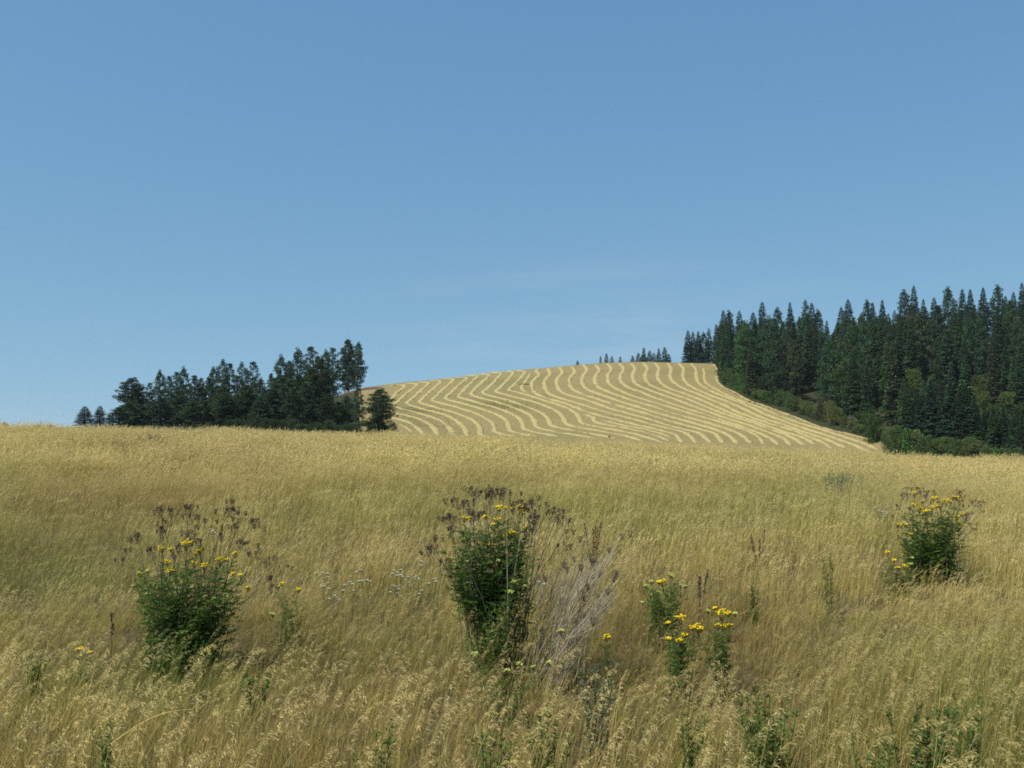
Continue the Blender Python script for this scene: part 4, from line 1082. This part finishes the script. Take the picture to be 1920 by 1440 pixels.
def tansy(name, label, px, py, Y, flowers, dry, foliage, seed, zoom, group=None, green_n=30, leaf_n=20, leaf=0.085, grey=0.35, base_r=0.16, bright=0.2, lstart=0.05):
    """flowers, dry: tip positions in the coordinates of the enlarged view ZOOM = (x0, y0, scale); foliage: (cx, top y, half-width) lobes in photo pixels"""
    g = np.random.default_rng(seed)
    b = at(px, py, Y); b[2] = H(b[0], b[1])
    root = empty(name, b)
    tag(root, label, 'plant', group)
    zx, zy, zs = zoom
    mf = MB()
    def basept(tip, sp=1.0):
        a = g.uniform(0, 6.28); r = base_r * math.sqrt(g.random()) * sp
        return np.array([math.cos(a) * r + 0.16 * tip[0], math.sin(a) * r + 0.1 * tip[1], -0.02])
    tips = []
    for (fx, fy, size, kd) in flowers:
        tip = at(zx + fx / zs, zy + fy / zs, Y + g.uniform(-0.75, 0.55) * base_r * 1.6) - b
        tips.append(tip)
        rad = size / zs * 0.5 * Y / F
        o = corymb(tip, rad, None, g).build('flower_cluster', [M_yellow if kd == 'y' else M_bud, M_tstem], root, tip)
        if kd != 'y': o['label'] = 'pale green unopened flower cluster'
        P = arc(basept(tip), tip - [0, 0, rad * 1.4], 0.18)
        tube(mf, P, np.linspace(0.003, 0.0016, 7), 4, 1)
        fern_leaves(mf, P, leaf_n, leaf, 0, max(0.08, lstart), 0.93, g)
    for q in range(green_n):
        fx, fy, hw = foliage[g.integers(len(foliage))]
        tip = at(fx + g.uniform(-1, 1) * hw, fy + abs(g.normal(0, 1)) * hw * 0.55, Y + g.uniform(-1, 1) * base_r * 1.7) - b
        P = arc(basept(tip), tip, 0.2)
        tube(mf, P, np.linspace(0.003, 0.0013, 7), 4, 1)
        fern_leaves(mf, P, leaf_n, leaf, 2 if g.random() < bright else 0, lstart if g.random() < 0.85 else 0.08, 1.0, g)
    mf.build('foliage', [M_tleaf, M_tstem, M_tleaf2], root)
    if len(dry) > 5:       # more dead stalks, some broken off lower down
        dry = list(dry) + [(x + g.normal(0, 6) * zs, y + g.uniform(2, 22) * zs) for x, y in dry[::2]]
    for (dx, dy) in dry:
        tip = at(zx + dx / zs, zy + dy / zs, Y + g.uniform(-1, 1) * base_r * 1.7) - b
        bp = basept(tip, 1.1)
        P = arc(bp, tip, g.uniform(0.04, 0.2), 8)
        P[1:-1, :2] += g.normal(0, 0.007, (6, 2))
        ms = MB(); tube(ms, P, np.linspace(0.0034, 0.0016, 8), 4)
        isg = g.random() < grey
        st = ms.build('dry_stalk', M_drygrey if isg else M_drydark, root)
        sh = MB()
        for e in range(g.integers(2, 5)):
            off = np.array([g.normal(0, 0.036), g.normal(0, 0.03), g.uniform(-0.022, 0.006)]) * (e > 0)
            sc = seed_corymb(g.uniform(0.010, 0.022), g, int(g.integers(5, 10)))
            for vv in sc.v: vv += tip + off
            for vv, qq in zip([0], [0]): pass
            nb = sh.n
            sh.v += sc.v; sh.q += [a + nb for a in sc.q]; sh.t += [a + nb for a in sc.t]; sh.qm += sc.qm; sh.tm += sc.tm; sh.n += sc.n
            tube(sh, [tip + [0, 0, -0.075], 0.5 * (tip + off) + 0.5 * (tip + [0, 0, -0.075]) + off * 0.25, tip + off + [0, 0, -0.03]], 0.0014, 3, 1)
        sh.build('seed_head', [M_seed, M_drydark], st)
    return root, b

Fl = lambda s, kd='y': [(*[float(v) for v in w.split(',')], kd) for w in s.split()]
Dr = lambda s: [tuple(float(v) for v in w.split(',')) for w in s.split()]
tansy('tansy_bush', 'tansy bush with low yellow buttons and tall brown dead stalks, nearest the left grove', 345, 1196, 7.3,
      Fl('600,462,95 415,505,60 480,518,30 695,520,36 670,550,34 855,583,84 910,590,40 965,545,48 455,610,50 660,622,50 735,632,62 475,672,66 255,690,56 950,695,38 1005,710,36 1060,808,44')
      + Fl('310,680,30 365,785,30 700,888,28 805,885,26 240,690,30 200,790,30', 'b'),
      Dr('410,190 490,210 590,185 630,182 690,262 740,288 420,285 400,345 230,390 180,430 140,510 310,500 525,470 600,380 640,380 900,150 950,150 900,205 960,215 1040,235 870,345 960,330 1100,290 1140,285 1000,440 1060,460 1150,515 1220,575 1235,720 820,215 540,480 330,500 700,440'),
      [(280, 1070, 28), (320, 1050, 34), (365, 1040, 40), (410, 1048, 36), (440, 1080, 22), (295, 1100, 42), (360, 1100, 60), (425, 1115, 34), (275, 1130, 24), (350, 1150, 70)],
      11, (200, 900, 4.0), 'tansy bushes in the meadow', 84, 22, 0.10, 0.25, 0.22, 0.3)
tansy('tansy_bush', 'tallest tansy bush, crowned with brown seed heads, between the other two big bushes', 925, 1205, 7.0,
      Fl('670,262,56 715,268,36 815,258,46 765,280,34 832,292,46 420,342,52 460,342,34 570,330,40 660,355,60 625,388,28 760,440,54 855,412,40 690,475,28 720,468,26 585,530,38')
      + Fl('410,495,30 660,648,34 440,650,44 320,630,36 380,740,34 785,800,40 850,820,34 740,858,40', 'b'),
      Dr('500,140 540,150 610,130 680,140 740,145 475,120 590,110 370,205 410,215 345,200 310,310 340,330 320,400 300,320 455,300 520,300 480,290 770,230 830,220 880,220 905,240 800,215 850,240 960,190 1000,230 920,320 940,330 1060,270 1090,280 1120,330 1160,350 1050,300 215,465 165,545 205,555 250,640 1130,520 560,310 600,150 700,130 880,400'),
      [(862, 990, 20), (895, 985, 30), (940, 975, 35), (978, 985, 22), (870, 1030, 32), (930, 1040, 44), (985, 1030, 20), (895, 1080, 45), (960, 1085, 34)],
      12, (760, 880, 3.79), 'tansy bushes in the meadow', 64, 21, 0.10, 0.45, 0.17, 0.12, 0.52)
tansy('tansy_bush', 'leafy tansy bush thick with bright yellow flowers, the farthest of the three big bushes', 1753, 1062, 11.2,
      Fl('755,150,70 980,215,70 1030,210,50 850,255,50 1140,242,110 1190,258,60 1270,205,50 1300,230,70 740,295,70 815,342,110 910,372,90 960,325,60 1020,302,80 1210,430,60 1270,435,80 1335,408,60 1300,505,70 585,540,80 655,540,40 705,660,50 880,380,60')
      + Fl('850,410,50 1300,590,40', 'b'),
      Dr('640,90 660,160 790,90 870,130 990,130 900,180 950,270 1270,110 1300,130 1230,210 1320,190 1500,240 1540,255 1560,300 1510,525 530,300 490,430 1400,400 690,330 1380,420'),
      [(1702, 958, 18), (1725, 950, 22), (1750, 952, 26), (1780, 946, 22), (1798, 970, 18), (1700, 990, 22), (1720, 1000, 25), (1760, 1000, 40), (1700, 1010, 15)],
      13, (1600, 900, 6.546), 'tansy bushes in the meadow', 80, 20, 0.10, 0.35, 0.24, 0.05)

# the fan of dead grey stalks leaning right, beside the tallest bush
g = np.random.default_rng(5)
bx = at(1008, 1222, 6.85); bx[2] = H(bx[0], bx[1])
root = empty('dead_stalk_clump', bx)
tag(root, 'fan of dead silver grey stalks leaning away from the tallest tansy bush', 'plant')
TIPS = Dr('1540,460 1600,440 1500,720 1480,760 1440,850 1410,870 1240,480 1310,600 1250,680 1200,620 1330,650 1150,700 1130,660 1290,720 1360,690 1100,740 1180,760 1230,800 1300,820 1380,800 1060,800 1110,860 1040,860 1340,860 1270,900 1200,900 1140,930 1090,960 1240,700 1400,640 1450,560 1480,600 1160,800 1220,740 1280,650 1020,900 1000,760 1330,960 1180,1000 1250,1000 1300,1040 1120,640 1330,640 1350,730 1440,900 1400,960 1350,1010 1480,830 1380,900 1300,950 1250,1050 1420,1000 1480,930 1200,1080 1330,1060 1400,860 1500,860 1180,900 1080,880')
for k, (tx, ty) in enumerate(TIPS + [(x + g.normal(0, 25), y + g.normal(0, 25)) for x, y in TIPS[::2]]):
    tip = at(760 + tx / 3.79, 880 + ty / 3.79, 6.85 + g.uniform(-0.3, 0.35)) - bx
    bp = np.array([g.normal(0.04, 0.10), g.normal(0, 0.09), -0.02])
    P = arc(bp, tip, g.uniform(0.0, 0.12), 8)
    ms = MB(); P[1:-1] += g.normal(0, 0.008, (6, 3)); tube(ms, P, np.linspace(0.0029, 0.0012, 8) * g.uniform(0.75, 1.15), 4)
    if k % 4 != 3:
        for e in range(g.integers(2, 6)):
            o_ = np.array([g.normal(0, 0.05), g.normal(0, 0.04), g.normal(0, 0.04)])
            tube(ms, [P[5], 0.5 * (P[5] + tip + o_), tip + o_], 0.001, 3)
    st = ms.build('dry_stalk', M_drygrey if g.random() < 0.82 else M_drydark, root)
    if k < 12 or k % 6 == 0:
        sc = seed_corymb(0.022, g, 11)
        for vv in sc.v: vv += tip
        sc.build('seed_head', [M_seed, M_drydark], st)

# smaller tansy plants
tansy('tansy_plant', 'small tansy clump with four flat yellow heads just below the farthest big bush', 1690, 1108, 10.2,
      Fl('415,880,80 500,975,60 545,1070,80 640,1045,70') + Fl('700,1025,60 720,950,40', 'b'), [], [(1665, 1050, 10), (1685, 1060, 15), (1700, 1075, 14), (1708, 1085, 10)],
      14, (1600, 900, 6.546), 'small tansy plants', 14, 14, 0.08, 0.3, 0.12, 0.25)
tansy('tansy_plant', 'bushy low tansy with one yellow head and pale buds, right of the grey dead stalks', 1246, 1150, 8.0,
      Fl('310,442,80 275,452,40') + Fl('160,480,60 205,445,50 385,375,60 400,395,40 480,480,50 520,490,40 270,545,40 200,570,40 120,640,40', 'b'), [], [(1215, 1100, 12), (1240, 1098, 20), (1260, 1092, 14), (1278, 1105, 12), (1240, 1120, 25)],
      15, (1180, 1000, 4.966), 'small tansy plants', 24, 15, 0.07, 0.3, 0.15, 0.7, 0.35)
tansy('tansy_plant', 'upright tansy with several yellow heads on dark leafy stems, before the low bushy one', 1272, 1262, 6.4,
      Fl('480,772,110 365,828,55 520,935,60 475,992,80 370,975,50 640,862,100 590,868,60 668,885,60 550,1222,44'), [], [(1262, 1190, 12), (1275, 1180, 14), (1272, 1210, 14)],
      16, (1180, 1000, 4.966), 'small tansy plants', 9, 13, 0.07, 0.3, 0.07, 0.5, 0.45)
tansy('tansy_plant', 'thin tansy with two tiers of flat yellow heads, right of the upright one', 1345, 1225, 6.7,
      Fl('795,692,44 860,722,130 920,738,60 825,852,70 880,855,60 930,850,60') + Fl('735,715,40 985,740,50', 'b'), [], [(1345, 1175, 8), (1340, 1190, 12), (1355, 1160, 8), (1320, 1200, 14)],
      17, (1180, 1000, 4.966), 'small tansy plants', 7, 13, 0.065, 0.3, 0.07, 0.5, 0.4)
tansy('tansy_plant', 'single stemmed tansy with one small yellow head at the foot of the grey stalks', 1137, 1240, 6.6,
      Fl('1430,1182,60'), [], [(1137, 1205, 4)], 18, (760, 880, 3.79), 'small tansy plants', 3, 14, 0.06, 0.3, 0.03, 0.6)
tansy('tansy_plant', 'small green tansy with greenish yellow heads right of the left big bush', 545, 1140, 8.0,
      Fl('1440,815,44 1320,770,40') + Fl('1285,800,36 1245,1000,40', 'b'), Dr('1360,640'), [(532, 1115, 8), (545, 1112, 12), (558, 1110, 8)], 19, (200, 900, 4.0), 'small tansy plants', 8, 13, 0.065, 0.3, 0.1, 0.5)
tansy('tansy_plant', 'stubby tansy with a dull yellow head in the green patch at the far left', 155, 1245, 6.6,
      Fl('150,1215,14 170,1222,8'), [], [(150, 1222, 12), (165, 1228, 12)], 20, (0, 0, 1.0), 'small tansy plants', 6, 10, 0.05, 0.3, 0.08, 0.6)
tansy('tansy_plant', 'budding pale tansy stems in front of the foot of the tallest bush', 950, 1290, 6.0,
      Fl('890,1225,13 952,1256,14 975,1243,12 1030,1240,12 1052,1182,14 1000,1250,10', 'b'), [], [(890, 1235, 8), (950, 1266, 10), (1030, 1255, 14), (985, 1262, 14)], 21, (0, 0, 1.0), 'small tansy plants', 10, 11, 0.055, 0.3, 0.16, 0.8)
tansy('tansy_plant', 'pale budding stems against the lower front of the tallest bush', 935, 1235, 6.8,
      Fl('965,1090,11 985,1098,10 957,1108,12 900,1150,10 938,1160,12', 'b'), [], [(905, 1140, 18), (945, 1120, 22), (960, 1105, 14), (915, 1165, 25), (880, 1185, 10)], 22, (0, 0, 1.0), 'small tansy plants', 26, 14, 0.07, 0.3, 0.16, 0.65)

# leafy green weeds in the foreground
def weed(px, ytop, Y, wpx, n, seed, label, mats=None, leaf=0.036, lobed=False):
    g = np.random.default_rng(seed)
    b = at(px, 1300, Y); b[2] = H(b[0], b[1])
    root = empty('leafy_weed', b); tag(root, label, 'plant', 'leafy green weeds in the foreground')
    ztop = at(px, ytop, Y)[2] - b[2]
    mf, ms = MB(), MB()
    hw = wpx * 0.5 * Y / F
    for k in range(int(n * 1.6)):
        tip = np.array([g.uniform(-1, 1) * hw, g.uniform(-1, 1) * hw * 0.7, ztop * g.uniform(0.78, 1.12)])
        bp = np.array([tip[0] * 0.5, tip[1] * 0.5, -0.02])
        P = arc(bp, tip, 0.15)
        tube(ms, P, np.linspace(0.0035, 0.0016, 7), 4)
        m = 64
        t = g.uniform(0.2, 1, m)
        c = np.stack([np.interp(t * 6, np.arange(7), P[:, q]) for q in range(3)], 1)
        an = g.uniform(0, 6.28, m)
        d = np.stack([np.cos(an), np.sin(an), g.uniform(0.2, 1.2, m)], 1)
        leaves(mf, c, d, leaf * g.uniform(0.6, 1.4, m) * (1.2 - 0.5 * t), leaf * 0.26 * g.uniform(0.7, 1.2, m), 0, bend=0.12)
    mf.build('foliage', mats or M_tleaf2, root); ms.build('stem', M_tstem, root)
WEEDS = [
 (1440, 1295, 4.6, 120, 11, 'broad leafy weed among pale grass, left of the lower right corner'),
 (1730, 1345, 4.2, 140, 13, 'bushy dark green weed in the lower right corner of the meadow'),
 (1650, 1400, 3.7, 90, 7, 'short leafy weed in front of the bushy corner weed'),
 (1030, 1330, 4.3, 80, 7, 'thin leafy weed in the grass below the budding tansy stems'),
 (920, 1385, 3.8, 90, 7, 'low leafy weed at the near edge below the tallest tansy bush'),
 (205, 1370, 4.0, 80, 5, 'green weed among nodding grass near the lower left corner'),
 (700, 1400, 3.7, 70, 5, 'slim weed at the near edge between the two big bushes'),
 (1120, 1265, 5.2, 70, 6, 'bluish leafy weed below the single stemmed tansy'),
 (1430, 1330, 4.4, 70, 5, 'second stem of green weed crowding the broad leafy one'),
 (1560, 1050, 9.0, 26, 3, 'thin upright green weed alone in the dry middle grass'),
 (1416, 1105, 8.8, 18, 3, 'small dark green weed tip in the grass behind the thin tansy'),
 (60, 1225, 6.3, 60, 6, 'leafy weed in the green patch at the left edge'),
 (330, 1200, 6.9, 150, 16, 'green leafy growth spilling from the foot of the left tansy bush'),
 (1820, 1330, 4.5, 70, 5, 'tall thin weed near the right edge of the foreground'),
 (1300, 1350, 4.3, 60, 5, 'green weed half hidden by pale heads below the upright tansy'),
 (480, 1260, 6.0, 60, 5, 'small green weed in brown grass right of the left bush foot'),
]
for k, (px, yt, Y, w, n, lab) in enumerate(WEEDS):
    weed(px, yt, Y, w, n, 700 + k, lab, mats=M_sage if k == 7 else (M_tleaf if k in (1, 10, 12) else M_tleaf2))

# yarrow
def yarrow(px, py, Y, seed, label, group):
    g = np.random.default_rng(seed)
    tip = at(px, py, Y); b = np.array([tip[0], tip[1], H(tip[0], tip[1])])
    root = empty('yarrow_plant', b); tag(root, label, 'plant', group)
    ms = MB(); t0 = tip - b
    for k in range(g.integers(2, 4)):
        t = t0 + np.array([g.normal(0, 0.05), g.normal(0, 0.05), g.normal(0, 0.03)]) * (k > 0)
        P = arc(np.array([0, 0, -0.02]), t, 0.1); tube(ms, P, 0.0016, 3)
        fl = MB(); n = 12; r = g.uniform(0.012, 0.022)
        for q in range(n):
            a = q * 2.4; rr = r * math.sqrt((q + 0.5) / n)
            blob(fl, np.array([math.cos(a) * rr, math.sin(a) * rr, g.normal(0, 0.002)]), 0.0045, 0, 5, 0.5)
            tube(fl, [[0, 0, -0.02], [math.cos(a) * rr, math.sin(a) * rr, -0.001]], 0.0006, 3, 1)
        fl.build('flower_head', [M_white, M_tstem], root, t)
    ms.build('stem', M_tstem, root)
g = np.random.default_rng(77)
for k in range(22):
    yarrow(g.uniform(590, 790), g.uniform(1072, 1130), g.uniform(8.8, 10.4), 800 + k, 'white yarrow with tiny flat heads in the patch left of the tallest tansy bush', 'yarrow beside the tallest bush')
for k in range(7):
    yarrow(g.uniform(1630, 1672), g.uniform(946, 966), g.uniform(13.5, 15), 830 + k, 'white yarrow just left of the farthest big tansy bush', 'yarrow beside the farthest bush')
for k, (a, c) in enumerate(((395, 992), (402, 998), (790, 1060), (815, 1085), (870, 1098), (885, 1105), (1010, 1090))):
    yarrow(a, c, 8.9 if k > 1 else 9.6, 840 + k, 'white yarrow behind the left tansy bush' if k < 2 else 'white yarrow around the middle of the tallest tansy bush', 'yarrow behind the left bush' if k < 2 else 'yarrow against the tallest bush')

# grey green wormwood, rusty dock, dark spent spikes
def wormwood(px, py, wpx, Y, seed, label):
    g = np.random.default_rng(seed)
    b = at(px, py, Y); b[2] = H(b[0], b[1])
    mf = MB(); hw = wpx * 0.5 * Y / F
    n = int(26 + 60 * hw)
    for k in range(n):
        p = np.array([g.normal(0, 0.5) * hw, g.normal(0, 0.5) * hw * 0.8, -0.02]); h = g.uniform(0.6, 0.86)
        P = arc(p, p + [g.normal(0.05, 0.06), g.normal(0, 0.06), h], 0.1)
        tube(mf, P, 0.003, 3)
        m = 20; t = g.uniform(0.45, 1, m)
        c = np.stack([np.interp(t * 6, np.arange(7), P[:, q]) for q in range(3)], 1)
        leaves(mf, c, g.normal(size=(m, 3)) + [0, 0, 0.8], g.uniform(0.04, 0.08, m), 0.016, 0)
    o = mf.build('wormwood', M_sage, loc=b)
    tag(o, label, 'plant', 'grey green wormwood in the meadow')
wormwood(1220, 895, 70, 27, 1, 'grey green wormwood patch in the golden grass below the middle of the hill')
wormwood(1575, 912, 80, 23, 2, 'grey blue wormwood patch left of and behind the farthest tansy bush')
wormwood(285, 862, 44, 34, 3, 'grey wormwood patch in the golden grass in front of the left grove')
wormwood(950, 875, 56, 31, 4, 'faint grey green wormwood patch straight behind the tallest tansy bush')
def dock(px, ytop, Y, seed, label, group, dark=False, nst=3, sp=0.05):
    g = np.random.default_rng(seed)
    tip = at(px, ytop, Y); b = np.array([tip[0], tip[1], H(tip[0], tip[1])])
    root = empty('dry_weed', b); tag(root, label, 'plant', group)
    for k in range(nst):
        t = (tip - b) * [1, 1, g.uniform(0.8, 1)] + [g.normal(0, sp) * (k > 0), g.normal(0, sp) * (k > 0), 0]
        P = arc([0, 0, -0.02], t, 0.1); ms = MB(); tube(ms, P, np.linspace(0.004, 0.002, 7), 4)
        st = ms.build('dry_stalk', M_drydark, root)
        sh = MB(); m = 60; tt = g.uniform(0.62, 1.0, m)
        c = np.stack([np.interp(tt * 6, np.arange(7), P[:, q]) for q in range(3)], 1)
        leaves(sh, c, g.normal(size=(m, 3)) + [0, 0, 0.4], g.uniform(0.012, 0.03, m), 0.011, 0)
        sh.build('seed_head', M_seed if dark else M_rust, st)
dock(1112, 978, 10.5, 1, 'rusty brown dock with a dense seed head right of the tallest bush top', 'dry dock stalks', nst=5, sp=0.09)
dock(1424, 995, 11.0, 2, 'rusty dock stalks in the dry grass midway to the farthest tansy bush', 'dry dock stalks', nst=4, sp=0.08)
dock(1310, 1058, 8.8, 3, 'dark spent weed stalks behind the thin tansy', 'dark spent weed stalks', True, 4, 0.05)
dock(210, 1150, 7.3, 4, 'dark bare spike standing alone left of the left tansy bush', 'dark spent weed stalks', True, 1)
dock(318, 1195, 6.9, 6, 'dark thin spike in front of the left tansy bush', 'dark spent weed stalks', True, 1)
# the pale stalk lying across the near grass, and a thistle head
for (x0, y0, Y0, x1, y1, Y1, rad, nm, lab) in ((195, 1405, 4.2, 360, 1330, 4.4, 0.0022, 'bent_stalk', 'long pale bent grass stalk lying across the near grass at lower left'),):
    a, c = at(x0, y0, Y0), at(x1, y1, Y1)
    mb = MB(); tube(mb, arc(a - a, c - a, -0.03) + np.sin(np.linspace(0, math.pi, 7))[:, None] * [0, 0, 0.045] + [0, 0, 0], np.linspace(rad, rad * 0.5, 7), 5)
    # a foot that reaches the ground
    f = np.array([-0.12, 0.02, H(a[0], a[1]) - a[2]])
    tube(mb, [f, [-0.05, 0.0, -0.15], [0, 0, 0]], rad, 5)
    tag(mb.build(nm, M_drygrey if rad > 0.004 else M_head, loc=a), lab, 'stalk')

# ------------------------------------------------------------------ thin summer haze
hm, nt, N, Lk = new_mat('haze_air')
pv = N.new('ShaderNodeVolumePrincipled'); pv.inputs['Color'].default_value = (0.86, 0.92, 1.0, 1); pv.inputs['Density'].default_value = 0.00006
o = N.new('ShaderNodeOutputMaterial'); Lk.new(pv.outputs[0], o.inputs['Volume'])
x0, x1, y0, y1, z0, z1 = -17300.0, 17300.0, -20.0, 9050.0, -202.0, 90.0
V = np.array([(x, y, z) for z in (z0, z1) for y in (y0, y1) for x in (x0, x1)])
mb = MB(); mb.add(V, quads=[(0, 2, 3, 1), (4, 5, 7, 6), (0, 1, 5, 4), (2, 6, 7, 3), (0, 4, 6, 2), (1, 3, 7, 5)])
tag(mb.build('haze', hm), 'thin bluish summer haze over the whole valley', 'haze', kind='stuff')
